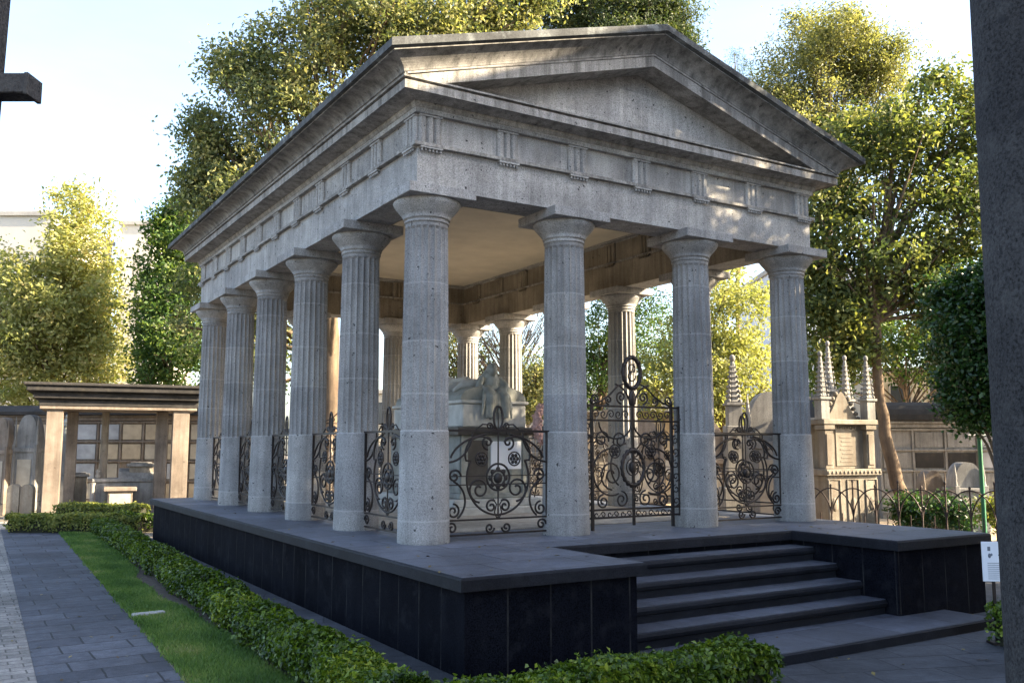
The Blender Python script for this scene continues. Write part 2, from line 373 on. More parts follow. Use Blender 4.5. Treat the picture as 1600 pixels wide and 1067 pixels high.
def hedge(name, label, a, b, w, h, n_per_m, leaf, mat, group=None, near=None, rough_top=.05):
    """box hedge between ground points a and b; leaves denser towards the end called near."""
    a = Vector((a[0],a[1],G)); b = Vector((b[0],b[1],G)); L = (b-a).length; dr = (b-a)/L; sd = Vector((-dr.y,dr.x,0))
    root = thing(name, label, "hedge", a, 0, group)
    core = MB(); q = int(max(2,L/.35)); ring = []
    for i in range(q+1):
        p = dr*(L*i/q if 0 < i < q else (.12 if i == 0 else L-.12)); j = lambda s: random.uniform(-s,s)
        ww = w*.5-.10; hh = h-.12
        ring.append([p-sd*(ww*.8+j(.03)), p-sd*(ww+j(.03))+Vector((0,0,hh*.6)), p-sd*(ww*.75+j(.03))+Vector((0,0,hh+j(.03))), p+sd*(ww*.75+j(.03))+Vector((0,0,hh+j(.03))), p+sd*(ww+j(.03))+Vector((0,0,hh*.6)), p+sd*(ww*.8+j(.03))])
    v = [x for r in ring for x in r]; f = []
    for i in range(q):
        for k in range(5): f.append((i*6+k, i*6+k+1, (i+1)*6+k+1, (i+1)*6+k))
    f += [(5,4,3,2,1,0), tuple(q*6+k for k in range(6))]
    core.add(v, f)
    for i in range(int(L*5)):
        p = dr*(.15+random.random()*(L-.3)); c = random.choice((-1,1)); e = p+sd*(c*(w*.5-.02+random.uniform(-.05,.04)))+dr*random.uniform(-.1,.1)+Vector((0,0,h*random.uniform(.35,1.08)))
        core.tube([p+sd*(c*w*.30), p.lerp(e,.5)+sd*(c*w*.16), e], .005, 3)
    core.build("twigs", m_twig, root)
    n = int(L*n_per_m)
    u = RNG.random(n)
    if near is not None: u = u**near
    sgn = RNG.random(n); per = np.array([h, w, h]); cum = np.cumsum(per)/per.sum()
    wob = np.interp(u*L, np.linspace(0,L,int(L/.45)+2), RNG.normal(size=int(L/.45)+2)*rough_top)
    wob2 = np.interp(u*L, np.linspace(0,L,int(L/.5)+2), RNG.normal(size=int(L/.5)+2)*.04)
    P = np.zeros((n,3)); N = np.zeros((n,3)); depth = np.abs(RNG.normal(size=n))*.06-.015
    s0 = sgn < cum[0]; s1 = (~s0)&(sgn < cum[1]); s2 = ~(s0|s1)
    D = np.array(dr); S = np.array(sd); Z = np.array([0,0,1.]); r1 = RNG.random(n)
    side = np.where(s0,-1.,1.)
    zz = r1**.42*h
    round_ = np.where(zz > h-.12, (zz-(h-.12))/.12*.09, 0)
    lat = np.where(s1, (r1-.5)*w, side*(w*.5-depth-round_+wob2+np.where(zz<.15,-.05,0)))
    z = np.where(s1, h-depth+wob-np.abs((r1-.5)*2)**4*.08, zz+wob*.6)
    stick = (RNG.random(n) < .06)&s1; z = z+np.where(stick, RNG.random(n)*.10, 0)
    P = D*(u*L)[:,None]+S*lat[:,None]+Z*np.maximum(z,.02)[:,None]
    N = RNG.normal(size=(n,3))*.7+np.where(s1[:,None], Z, S*side[:,None]+Z*.5)
    me, at_ = leaf_mesh("foliage", P, N, leaf, leaf*.62, mat); fill_tint(at_, RNG.random(n)*.6+np.interp(u*L, np.linspace(0,L,40), RNG.random(40))*.4)
    me.materials.append(mat); put("foliage", me, root)
    return root

m_twig = plain("hedge_twigs", (.028,.030,.014), .9, var=.6, scale=18, bump=.4)
m_box = leafmat("box_leaves", [(0.,(.012,.028,.004)),(.4,(.040,.080,.008)),(.75,(.135,.20,.016)),(1.,(.36,.38,.05))], .3, .36, .35)
m_boxsun = leafmat("sunlit_box_leaves", [(0.,(.05,.08,.018)),(.5,(.15,.18,.04)),(1.,(.34,.32,.08))], .4)  # lighter, yellower copy of the box leaves, sunlight put into the colour
m_yellow = leafmat("yellow_green_leaves", [(0.,(.14,.17,.055)),(.4,(.27,.285,.10)),(.75,(.40,.385,.17)),(1.,(.44,.33,.15))], .5)
m_midleaf = leafmat("mid_green_leaves", [(0.,(.025,.060,.016)),(.5,(.065,.125,.028)),(1.,(.20,.25,.05))], .4)
m_bigleaf = leafmat("olive_leaves", [(0.,(.040,.060,.036)),(.4,(.11,.14,.060)),(.7,(.25,.25,.10)),(1.,(.42,.39,.19))], .48)
m_darkleaf = leafmat("dark_ficus_leaves", [(0.,(.012,.040,.010)),(.6,(.026,.070,.015)),(1.,(.06,.12,.02))], .3, .35, .5)
m_rightleaf = leafmat("loquat_leaves", [(0.,(.028,.048,.018)),(.45,(.080,.110,.034)),(.78,(.20,.215,.065)),(1.,(.38,.35,.11))], .48)
m_feather = leafmat("feathery_leaves", [(0.,(.08,.10,.04)),(.5,(.19,.20,.08)),(1.,(.35,.33,.14))], .5)
m_cypress = leafmat("cypress_leaves", [(0.,(.025,.045,.020)),(.6,(.06,.085,.03)),(1.,(.17,.18,.06))], .35)
m_needle = leafmat("conifer_needles", [(0.,(.025,.060,.035)),(.6,(.05,.095,.045)),(1.,(.12,.15,.05))], .3)

# ------------------------------------------------------------------ temple dimensions
A_, B_, SB = 2.7524, 3.0403, 2.8201
W = 2*A_+B_; L = 5*SB; CX = W/2
FX = [0, A_, A_+B_, W]; SY = [i*SB for i in range(6)]
maus = thing("mausoleum", "grey stone temple with fluted columns on a black stepped platform", "mausoleum")
ARL, ARR = 1.41, 6.63; PX0, PX1, PY0, PY1 = -1.36, 9.24, -3.77, L+1.36; RY = -1.59

# platform body, coping, steps
def outline(g):   # platform plan shrunk by g, with the stair recess cut in the front
    return [(PX0+g,PY0+g),(ARL-g,PY0+g),(ARL-g,RY+g),(ARR+g,RY+g),(ARR+g,PY0+g),(PX1-g,PY0+g),(PX1-g,PY1-g),(PX0+g,PY1-g)]
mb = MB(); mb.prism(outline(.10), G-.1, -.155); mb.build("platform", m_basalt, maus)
def rounded_slab(name, poly, z0, z1, mat, parent, r=.035):
    """slab with a rounded upper edge: rings of the inset plan."""
    n = len(poly); rings = [(0,z0),(0,z1-r),(r*.3,z1-r*.3),(r,z1)]
    def inset(g):
        out = []
        for i in range(n):
            p0, p, p1 = Vector(poly[i-1]), Vector(poly[i]), Vector(poly[(i+1)%n])
            d0 = (p-p0).normalized(); d1 = (p1-p).normalized(); n0 = Vector((-d0.y,d0.x)); n1 = Vector((-d1.y,d1.x))
            q = p+(n0+n1)*g/(1+n0.dot(n1)) if n0.dot(n1) > -.9 else p; out.append(q)
        return out
    mb = MB(); v = []
    for g, z in rings: v += [(q.x,q.y,z) for q in inset(g)]
    f = [tuple(range(n-1,-1,-1)), tuple(range(3*n,4*n))]
    for k in range(3): f += [(k*n+i, k*n+(i+1)%n, (k+1)*n+(i+1)%n, (k+1)*n+i) for i in range(n)]
    mb.add(v, f); return mb.build(name, mat, parent)
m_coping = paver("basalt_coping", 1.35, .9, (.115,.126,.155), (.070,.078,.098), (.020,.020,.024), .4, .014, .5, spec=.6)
mb = MB(); mb.box(.62,1.2,.0015,W-.62,L-.62,.022,.006); mb.build("inner_floor", m_floor, maus)
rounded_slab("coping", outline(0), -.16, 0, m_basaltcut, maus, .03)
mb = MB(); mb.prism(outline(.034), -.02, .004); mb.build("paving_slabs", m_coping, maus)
for k, (ny, z) in enumerate([(-2.03,-.25),(-2.51,-.49),(-3.0,-.73),(-3.46,-.965)]):
    r = .055; y1 = RY+.3
    prof = [(ny+.05,z-.24),(ny+.05,z-.13),(ny+.012,z-.105),(ny-.004,z-.06),(ny+.012,z-.022),(ny+.05,z),(y1,z-.002),(y1,z-.24)]
    mb = MB(); mb.extr(prof[::-1], 'x', ARL-.09, ARR+.09); st_ = mb.build("step", m_basaltcut, maus)
    mb = MB(); mb.box(ARL-.089,ny+.035,z-.02,ARR+.089,y1-.02,z+.003); mb.build("tread", m_landing, st_)
mb = MB(); mb.box(-.9,-4.58,G-.05,7.95,-3.2,-1.205,.02); ld_ = mb.build("landing", m_basaltcut, maus)
mb = MB(); mb.box(-.87,-4.55,-1.23,7.92,-3.21,-1.201); mb.build("landing_slabs", m_landing, ld_)
mb = MB(); mb.box(-1.95,-3.95,G-.05,-1.2,L+1.9,-1.165,.015); mb.build("apron_paving", m_flag, maus)

# columns
def shaft_mesh():
    NF, SG = 20, 8; n = NF*SG; zs = []; mb = MB()
    def ring(z, rad, fl):
        out = []
        for k in range(n):
            a = 2*PI*k/n; t = (k%SG)/SG; d = fl*rad*.105*(1-(2*t-1)**2)**.8 if fl else 0
            out.append(((rad-d)*math.cos(a), (rad-d)*math.sin(a), z))
        return out
    rb = lambda z: .418-.030*(z/1.765) if z < 1.765 else .386-.036*((z-1.765)/3.4)**1.25
    rows = []
    for z in (0,.02,.36,.9,1.4,1.745): rows.append(ring(z, rb(z)-(.008 if z == 0 else 0), 0))
    rows.append(ring(1.765, rb(1.745), 0)); rows.append(ring(1.7655, rb(1.77)-.004, .9))
    for z in (2.1,2.5,3.,3.5,4.,4.5,4.9,5.02): rows.append(ring(z, rb(z), 1))
    rows.append(ring(5.06, rb(5.06), .0)); rows.append(ring(5.12, rb(5.1), 0))
    v = [p for r in rows for p in r]; f = []
    for i in range(len(rows)-1):
        for k in range(n): f.append((i*n+k, i*n+(k+1)%n, (i+1)*n+(k+1)%n, (i+1)*n+k))
    mb.add(v, f, False)
    # soften round parts, keep the arrises between flutes
    for j in range(len(mb.f)): 
        i = j//n; mb.sm[j] = (i < 6)
    mb.add(v[:n], [tuple(range(n-1,-1,-1))]); return mb.mesh("column", m_shaft)
def capital_mesh():
    mb = MB()
    mb.lathe([(.355,5.12),(.372,5.125),(.372,5.15),(.36,5.155),(.362,5.19),(.388,5.195),(.388,5.215),(.38,5.22),(.42,5.27),(.475,5.335),(.525,5.395),(.553,5.44),(.556,5.47),(.54,5.492)], 48)
    mb.box(-.6,-.6,5.49,.6,.6,5.656,.008); return mb.mesh("capital", m_cant)
sh, cp = shaft_mesh(), capital_mesh()
pos = [(x,0) for x in FX]+[(x,L) for x in FX]+[(x,y) for x in (0,W) for y in SY[1:-1]]
for i, (x,y) in enumerate(pos):
    c = put("column", sh, maus, (x,y,0), (i*7%20)*2*PI/20+.07*(i%3-1)); k = put("capital", cp, c); k.rotation_euler.z = -c.rotation_euler.z

def ringbeam(mb, o, i, z0, z1):
    """rectangular ring; o = projection outside the column axis, i = inside."""
    mb.box(-o,-o,z0,W+o,i,z1); mb.box(-o,L-i,z0,W+o,L+o,z1)
    mb.box(-o,i+.0005,z0,i,L-i-.0005,z1); mb.box(W-i,i+.0005,z0,W+o,L-i-.0005,z1)
mb = MB(); ringbeam(mb,.36,.34,5.65,6.315); arch = mb.build("architrave", m_cant, maus)
mb = MB(); ringbeam(mb,.445,.395,6.318,6.372); mb.build("taenia", m_corona, arch)
mb = MB(); ringbeam(mb,.335,.315,6.375,6.93); fr = mb.build("frieze", m_cant, maus)
mb = MB(); ringbeam(mb,.43,.36,6.86,6.95); mb.build("frieze_band", m_cant, fr)
def triglyph_mesh(name, mat):
    mb = MB(); w = .40; q = w/6; d = -.06; g = -.012; z0, z1 = 6.376, 6.86
    pl = [(-w/2,0),(-w/2,d*.55),(-w/2+q*.5,d)]
    x = -w/2+q*.5
    for k in range(3):
        x1 = x+q; pl.append((x1,d))
        if k < 2: pl += [(x1+q*.5,g),(x1+q,d)]; x = x1+q
    pl += [(w/2-q*.5+.0001,d),(w/2,d*.55),(w/2,0)]
    mb.prism(pl, z0, z1-.035); mb.box(-w/2-.006,d-.014,z1-.036,w/2+.006,0,z1-.004)
    mb.box(-w/2,-.105,6.283,w/2,-.024,6.316)       # regula
    for k in range(6):
        c = -w/2+w*(k+.5)/6; mb.lathe([(.021,-.045),(.016,0)], 6, (c,-.075,6.284))
    return mb.mesh(name, mat)
tg, tgi = triglyph_mesh("triglyph", m_cant), triglyph_mesh("triglyph", m_innerwarm)
E0 = .335
NX, NY = 7, 11
for k in range(NX):
    x = -E0+.2+(W+2*E0-.4)*k/(NX-1)
    put("triglyph", tg, fr, (x,-E0,0), 0); put("triglyph", tg, fr, (x,L+E0,0), PI)
for k in range(NY):
    y = -E0+.2+(L+2*E0-.4)*k/(NY-1)
    put("triglyph", tg, fr, (-E0,y,0), -PI/2); put("triglyph", tg, fr, (W+E0,y,0), PI/2)
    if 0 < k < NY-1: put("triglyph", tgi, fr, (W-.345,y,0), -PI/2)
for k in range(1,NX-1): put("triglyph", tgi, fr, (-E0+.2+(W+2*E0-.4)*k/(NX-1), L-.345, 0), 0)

# bed mould + corona + fillet (horizontal, all round)
mb = MB()
def loop_sweep(mb, prof, apex=None, close=False):
    """prof of (offset, z) carried round the eaves; apex = slope if it climbs the gables."""
    rows = []
    for o, z in prof:
        c = [(-o,-o,z)]
        if apex is not None: c.append((CX,-o,z+apex*(CX+o)))
        c.append((W+o,-o,z)); c.append((W+o,L+o,z))
        if apex is not None: c.append((CX,L+o,z+apex*(CX+o)))
        c.append((-o,L+o,z)); rows.append(c)
    n = len(rows[0]); v = [p for r in rows for p in r]; f = []
    m = len(rows)
    for i in range(m if close else m-1):
        for k in range(n): f.append((i*n+k, i*n+(k+1)%n, ((i+1)%m)*n+(k+1)%n, ((i+1)%m)*n+k))
    mb.add(v, f)
loop_sweep(mb, [(.30,6.94),(.44,6.945),(.47,7.0),(.47,7.03),(.76,7.075),(.76,7.06),(.79,7.06),(.79,7.195),(.735,7.20),(.735,7.232),(.81,7.236),(.81,7.265),(.30,7.268)], close=True)
cor = mb.build("corona", m_corona, maus)
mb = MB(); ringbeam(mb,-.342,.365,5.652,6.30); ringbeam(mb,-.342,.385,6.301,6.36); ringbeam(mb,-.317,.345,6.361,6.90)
mb.build("bounce_tint_lining", m_innerwarm, maus)  # thin lining added to paint the warm bounce on the inner faces
# mutules under the corona
# cavetto sima and roof, climbing the gables
SL = .2925
mb = MB()
cav = [(.795,7.27),(.80,7.295)]
for k in range(9):
    t = k/8*PI/2; cav.append((.82+.31*(1-math.cos(t)), 7.30+.155*math.sin(t)))
cav += [(1.13,7.475),(1.10,7.481),(.7,7.40)]
loop_sweep(mb, cav, SL); mb.build("sima", m_cornice, maus)
mb = MB(); r0 = [(.6,7.40),(1.165,7.478),(1.2,7.482),(1.2,7.600),(1.185,7.618)]
loop_sweep(mb, r0, SL)
o, z = 1.185, 7.618; za = z+SL*(CX+o)
mb.add([(-o,-o,z),(CX,-o,za),(W+o,-o,z),(W+o,L+o,z),(CX,L+o,za),(-o,L+o,z)], [(0,1,4,5),(1,2,3,4)])
mb.build("roof", m_roof, maus)
# raking corona + tympanum (both gables)
def rake(y0, y1, ztop, th, name, mat, x0):
    mb = MB(); f = lambda x: ztop-SL*abs(x-CX)
    xl = x0; pl = [(xl,f(xl)),(CX,ztop),(W-xl,f(xl)),(W-xl,f(xl)-th*.1)]
    # lower edge
    pl = [(xl,f(xl)),(xl,max(7.269,f(xl)-th))]
    xe = CX-(ztop-th-7.269)/SL
    pl = [(xl,7.269)]+[(xe,7.269),(CX,ztop-th),(W-xe,7.269),(W-xl,7.269),(W-xl,f(xl)),(CX,ztop),(xl,f(xl))]
    n = len(pl); v = [(x,y0,z) for x,z in pl]+[(x,y1,z) for x,z in pl]
    quads = [(0,1,2,6,7)] 
    fs = [(0,1,2,6,7),(2,3,4,5,6)]; fs += [tuple(n+i for i in reversed(q)) for q in fs[:2]]
    fs += [((i+1)%n,i,n+i,n+(i+1)%n) for i in range(n)]
    mb.add(v, fs); return mb
for y0,y1,ye in ((-.79,-.22,-.81),(L+.79,L+.22,L+.81)):
    g = rake(y0,y1,8.745,.20,"r",None,-.70); rk = g.build("raking_cornice", m_corona, maus)
    g = rake(ye,y1+.003*(1 if y1<0 else -1),8.790,.042,"r",None,-.76); g.build("raking_fillet", m_corona, rk)
mb = MB()
for y0,y1 in ((-.30,-.08),(L+.30,L+.08)):
    mb = MB(); zt = 8.62
    v = [(-.3,y0,7.27),(W+.3,y0,7.27),(CX,y0,zt),(-.3,y1,7.27),(W+.3,y1,7.27),(CX,y1,zt)]
    mb.add(v, [(0,1,2),(5,4,3),(0,3,4,1),(1,4,5,2),(2,5,3,0)]); mb.build("tympanum", m_cant, maus)
mb = MB(); mb.box(.30,.30,6.96,W-.30,L-.30,7.05); mb.build("ceiling", m_plaster, maus)
mb = MB()
for q in (0,): ringbeam(mb,-.30,.42,6.90,6.962)
mb.build("ceiling_moulding", m_cant, maus)

# ------------------------------------------------------------------ wrought iron grilles
def spiral(c, r0, r1, a0, turns, n=26):
    return [(c[0]+(r0+(r1-r0)*i/n)*math.cos(a0+turns*2*PI*i/n), 0, c[1]+(r0+(r1-r0)*i/n)*math.sin(a0+turns*2*PI*i/n)) for i in range(n+1)]
def arc(c, r, a0, a1, n=18, rz=None):
    rz = rz or r
    return [(c[0]+r*math.cos(a0+(a1-a0)*i/n), 0, c[1]+rz*math.sin(a0+(a1-a0)*i/n)) for i in range(n+1)]
def mir(p): return [(-x,y,z) for x,y,z in p]
def rosette(mb, c, r):
    mb.tube(arc(c, r, 0, 2*PI, 16)[:-1], .014, 5, True)
    for k in range(6):
        a = k*PI/3; mb.ell((c[0]+math.cos(a)*r*.55,0,c[1]+math.sin(a)*r*.55), (r*.3,.018,r*.3), 6, 4)
    mb.ell((c[0],0,c[1]), (r*.28,.03,r*.28), 6, 4)
def grille_parts(w, h):
    hw = w/2; R = .019
    f = MB()
    for x in (-hw,hw): f.box(x-.022,-.022,.03,x+.022,.022,h)
    f.box(-hw-.03,-.025,h-.03,hw+.03,.025,h+.008)
    for z in (.06,.30): f.box(-hw,-.016,z,hw,.016,z+.028)
    f.tube([(-hw,0,.88),(hw,0,.88)], .011, 5); f.tube([(-hw,0,1.02),(hw,0,1.02)], .010, 5)
    s = MB()
    def both(p, r=R): s.tube(p, r, 5); s.tube(mir(p), r, 5)
    q = min(1., hw/.86)
    cz = .98; Rb = .60*q
    both(arc((0,cz),Rb, -PI*.5, PI*.16, 20, .60)); 
    both(spiral((.36*q,.80),.21*q,.04,-PI*.5,1.6))
    both(arc((0,cz+.02),.22*q,-PI*.5,PI*.5,12)); both(spiral((.13*q,.52),.11,.02,PI*.7,-1.3))
    both([(Rb*.87*1.0,0,cz+.29)]+arc((Rb*.55,1.37),.30*q,-PI*.1,PI*.75,14))
    both(spiral((hw-.14,.46),.12,.025,PI*.5,1.4)); both(spiral((hw-.12,.19),.095,.02,0,1.3)); both(arc((hw-.02,.62),.34*q,PI*.62,PI*1.3,12))
    both(arc((hw,h-.03),.5*q,PI,PI*1.5,12)); both(spiral((.20*q,h-.20),.12,.02,-PI*.5,1.3))
    both(arc((0,h-.55),hw*.93,PI*.06,PI*.42,14,.5)); both(spiral((hw-.16,1.02),.12,.02,PI,-1.4)); both(spiral((.16,.17),.09,.015,PI,1.4))
    both([(0.02,0,.32),(.07,0,.42),(.03,0,.55),(.10,0,.64)],.012)
    for x in (-.32*q,.32*q): rosette(s, (x,1.30), .115)
    s.tube(arc((0,cz),.13,0,2*PI,16)[:-1], .02, 5, True); s.ell((0,0,cz),(.09,.04,.09),8,6)
    for k in range(8):
        a = k*PI/4; s.ell((.15*math.cos(a),0,cz+.15*math.sin(a)),(.045,.02,.045),6,4)
    s.tube([(0,0,.30),(0,0,cz-.14)], .014, 5); s.tube([(0,0,cz+.14),(0,0,h)], .014, 5)
    t = MB()
    t.tube(arc((0,h+.21),.085,0,2*PI,20,.20)[:-1], .020, 5, True); t.tube([(0,0,h),(0,0,h+.30)], .012, 5)
    for sg in (1,-1):
        p = spiral((.17,h+.07),.065,.015,PI*1.2,-1.3); t.tube(p if sg > 0 else mir(p), .014, 5)
        p = [(.05,0,h+.03),(.13,0,h+.09),(.30,0,h+.10),(.42,0,h+.01)]; t.tube(p if sg > 0 else mir(p), .014, 5)
        p = arc((.09,h-.06),.08,0,PI,8); t.tube(p if sg > 0 else mir(p), .013, 5)
    return f.mesh("frame", m_iron), s.mesh("scrollwork", m_iron), t.mesh("finial", m_iron)
WF, WS = A_-.78, SB-.78
gf, gs = grille_parts(WF, 1.775), grille_parts(WS, 1.775)
def grille(parts, x, y, rz, label, group="wrought iron grilles between the columns"):
    r = thing("iron_grille", label, "grille", (x,y,.01), rz, group)
    for n, me in zip(("frame","scrollwork","finial"), parts): put(n, me, r)
lab_left = ["iron scroll grille on the left side nearest the corner column, right behind it",
 "iron scroll grille in the second bay of the left side, next behind the corner bay",
 "iron scroll grille in the middle bay of the left colonnade",
 "iron scroll grille in the fourth bay of the left side, narrow sliver between columns",
 "iron scroll grille in the farthest bay of the left colonnade, by the rear column"]
for i in range(5): grille(gs, 0, (i+.5)*SB, -PI/2, lab_left[i])
lab_right = ["sunlit iron scroll grille of the right colonnade, behind the right front grille",
 "iron scroll grille in the second right bay, seen behind the tall gate",
 "iron scroll grille in the middle right bay, seen past the tall gate's left stile",
 "iron scroll grille in the fourth right bay, beyond the tomb's right end",
 "iron scroll grille in the rearmost right bay, behind the tomb"]
for i in range(5): grille(gs, W, (i+.5)*SB, PI/2, lab_right[i])
grille(gf, A_/2, 0, 0, "low iron scroll grille on the front, left of the tall gate, tomb behind it")
grille(gf, W-A_/2, 0, 0, "low iron scroll grille on the front, right of the tall gate")
grille(gf, A_/2, L, 0, "iron scroll grille at the back, behind the left of the tomb")
grille(gf, W-A_/2, L, 0, "iron scroll grille at the back, behind the right of the tomb")
def gate(y, label, nm="iron_gate"):
    r = thing(nm, label, "gate", (CX,y,.01), 0); hw = (B_-.78)/2; h = 2.25
    f = MB()
    for x in (-hw,-hw+.19,hw-.19,hw): f.box(x-.024,-.024,.02,x+.024,.024,h+.02)
    for x in (-hw+.19,hw-.19): f.ell((x,0,h+.07),(.035,.035,.06),8,6)
    for z in (.22,.36,h-.29,h-.03): f.box(-hw,-.02,z,hw,.02,z+.035)
    for x in (-.014,.014): f.box(x-.011,-.016,.08,x+.011,.016,h)
    f.build("frame", m_iron, r)
    s = MB()
    def both(p, rr=.018): s.tube(p, rr, 5); s.tube(mir(p), rr, 5)
    def leafgate(cx):
        pass
    both(spiral((.50,1.00),.27,.05,-PI*.5,1.7)); both(arc((.50,1.05),.42,-PI*.62,PI*.55,20))
    both(arc((.10,1.15),.42,-PI*.3,PI*.45,14)); both(spiral((.30,1.62),.16,.03,-PI*.2,1.5)); both(spiral((.72,1.64),.16,.03,PI*1.1,-1.5))
    both(spiral((.28,.55),.15,.03,PI*.5,1.5)); both(spiral((.70,.52),.13,.03,PI*.5,-1.5)); both(arc((.40,1.95),.38,-PI,0,12,.3))
    for k in range(7): both(spiral((hw-.095,.48+k*.23),.085,.02,PI*.5*(k%2*2-1),1.2,14),.012)
    for k in range(5): both(spiral((.16+k*.17,2.09),.085,.02,PI*(k%2),1.2,14),.012)
    for k in range(6): both(spiral((.10+k*.15,.29),.06,.02,PI*(k%2),1.,10),.011)
    for x in (-.42,.42): rosette(s, (x,1.42), .12)
    s.tube(arc((0,1.12),.26,0,2*PI,24,.32)[:-1], .034, 6, True)
    for k in range(18):
        a = k*2*PI/18; s.ell((.26*math.cos(a),0,1.12+.32*math.sin(a)),(.055,.03,.055),6,4)
    s.ell((0,0,1.12),(.08,.03,.12),10,6); s.tube(spiral((0,1.12),.19,.05,0,2.2,30),.014,5)
    s.build("scrollwork", m_iron, r)
    c = MB()
    for sg in (1,-1):
        for p in (arc((.46,h),.40,PI*.55,PI*.98,10), [(.06,0,h+.30),(.16,0,h+.42),(.34,0,h+.36),(.52,0,h+.20),(.72,0,h+.08),(.9,0,h+.02)],
                  spiral((.26,h+.16),.12,.02,-PI*.5,1.5), spiral((.55,h+.10),.08,.02,-PI*.5,1.4), spiral((.88,h+.12),.09,.02,-PI*.5,-1.4)):
            c.tube(p if sg > 0 else mir(p), .018, 5)
    c.ell((0,0,h+.14),(.09,.04,.16),8,6); c.tube([(0,0,h),(0,0,h+.36)], .02, 6)
    c.build("crest", m_iron, r)
    w = MB(); cz = h+.62
    w.tube(arc((0,cz),.20,0,2*PI,30,.285)[:-1], .040, 7, True)
    for k in range(26):
        a = k*2*PI/26; rot = Matrix.Rotation(-a, 3, 'Y'); w.ell((.205*math.cos(a),random.uniform(-.02,.02),cz+.29*math.sin(a)),(.045,.03,.06),6,4,rot)
    w.tube(arc((.0,cz+.08),.075,-PI*.35,PI*1.2,14), .014, 5); w.tube(arc((.0,cz-.07),.085,PI*.6,PI*2.1,14), .014, 5)
    w.tube([(-.07,0,cz-.18),(-.02,0,cz-.02),(.06,0,cz+.17)], .012, 5); w.tube([(-.075,0,cz+.02),(.075,0,cz+.02)], .011, 5)
    w.build("wreath", m_iron, r)
gate(0, "tall double iron gate in the front middle bay crowned by an oval wreath")
gate(L, "tall double iron gate at the back of the temple, behind the tomb")

# ------------------------------------------------------------------ the tomb and its sculpture
TY0, TY1 = 5.0, 8.9
tomb = thing("sarcophagus", "stepped marble tomb with white plaque standing inside the temple", "tomb", (CX,TY0,0))
mb = MB(); mb.box(-1.45,-.55,.002,1.45,TY1-TY0+.5,.17,.02); mb.box(-1.22,-.3,.171,1.22,TY1-TY0+.3,.34,.02); mb.build("base_step", m_marble, tomb)
mb = MB(); mb.box(-.96,-.06,.341,.96,TY1-TY0,.46,.02); mb.box(-.90,0,.46,.90,TY1-TY0-.05,1.78,.01)
for x in (-.90,.74): mb.box(x,-.03,.47,x+.16,.05,1.77)
mb.build("pedestal", m_marble2, tomb)
mb = MB(); mb.box(-.72,-.012,.66,-.20,.02,1.66); mb.build("panel", m_darkmarble, tomb)
mb = MB(); mb.box(-.12,-.022,1.0,.70,.02,1.64,.006); pq = mb.build("plaque", m_white, tomb)
mb = MB(); mb.extr([(-.14,1.781),(-.17,1.86),(-.17,1.93),(-.10,1.96),(TY1-TY0+.02,1.96),(TY1-TY0+.07,1.93),(TY1-TY0+.07,1.86),(TY1-TY0+.04,1.781)],'x',-1.06,1.06); mb.build("ledge", m_darkmarble, tomb)
mb = MB(); mb.box(-.86,.02,1.961,.86,TY1-TY0-.12,2.50,.03); mb.box(-.91,-.03,2.501,.91,TY1-TY0-.08,2.58,.02); mb.build("chest", m_marble, tomb)

def sculpt(name, mb, mat, parent, voxel=.03, smooth=4, loc=(0,0,0)):
    o = mb.build(name, mat, parent, loc)
    r = o.modifiers.new("remesh", 'REMESH'); r.mode = 'VOXEL'; r.voxel_size = voxel; r.use_smooth_shade = True
    s = o.modifiers.new("smooth", 'SMOOTH'); s.iterations = smooth; s.factor = .5
    return o
st = thing("marble_statue", "pale marble statue of a hooded woman bowed over a lying shrouded man, on the tomb", "statue", (CX,TY0,2.60))
mb = MB()   # the lying man
UPZ = .22
pts = [(-.05,2.75,.20),(-.05,2.35,.22),(-.02,1.9,.17),(0,1.45,.24),(.02,1.05,.16),(.05,.72,.17)]
mb.tube(pts, [.20,.27,.23,.19,.14,.10], 12)
mb.ell((-.06,3.1,.30),(.13,.16,.14)); mb.tube([(-.06,2.7,.25),(-.06,3.0,.28)], .085, 8)
mb.tube([(-.30,2.5,.24),(-.46,2.1,.12),(-.42,1.72,.16),(-.25,1.55,.26)], [.10,.085,.07,.05], 8)
mb.tube([(.22,2.5,.24),(.38,2.1,.10),(.36,1.7,.08)], [.10,.085,.06], 8)
for x in (-.10,.12): mb.ell((x,.62,.17),(.06,.10,.12)); mb.tube([(x,1.9,.15),(x*1.2,1.35,.27),(x,.72,.10)], [.13,.11,.07], 8)
for k in range(9):
    y = .7+k*.22; sx = -1 if k%2 else 1
    mb.tube([(0,y,.22),(sx*.28,y+.05,.14),(sx*.50,y+.12,.03)], [.06,.045,.03], 6)
for k in range(7): mb.tube([(-.80,.6+k*.4,-.02),(-.55,.62+k*.4,.14),(0,.6+k*.4,.20),(.55,.58+k*.4,.14),(.80,.6+k*.4,-.02)], [.05,.10,.13,.10,.05], 8)
mb.v = [(p[0],p[1],p[2]+UPZ) for p in mb.v]
sculpt("lying_figure", mb, m_marble, st, .03, 3)
mb = MB()   # the seated mourner: hood bowed, shoulders, lap and long robe falling over the front of the chest
mb.tube([(.05,.42,.02),(.05,.36,.22),(.04,.30,.40),(.02,.22,.52)], [.30,.26,.22,.12], 14)
mb.ell((.0,.13,.60),(.105,.125,.14)); mb.ell((.01,.17,.63),(.135,.15,.15)); mb.tube([(.02,.26,.46),(.01,.15,.58)], .085, 8)
mb.ell((-.02,.03,.585),(.02,.03,.022))
mb.tube([(-.20,.28,.42),(-.34,.18,.22),(-.20,.02,.10),(-.02,.02,.08)], [.10,.085,.06,.045], 8)
mb.tube([(.24,.30,.42),(.36,.14,.24),(.24,-.02,.12),(.06,-.01,.10)], [.10,.085,.06,.045], 8)
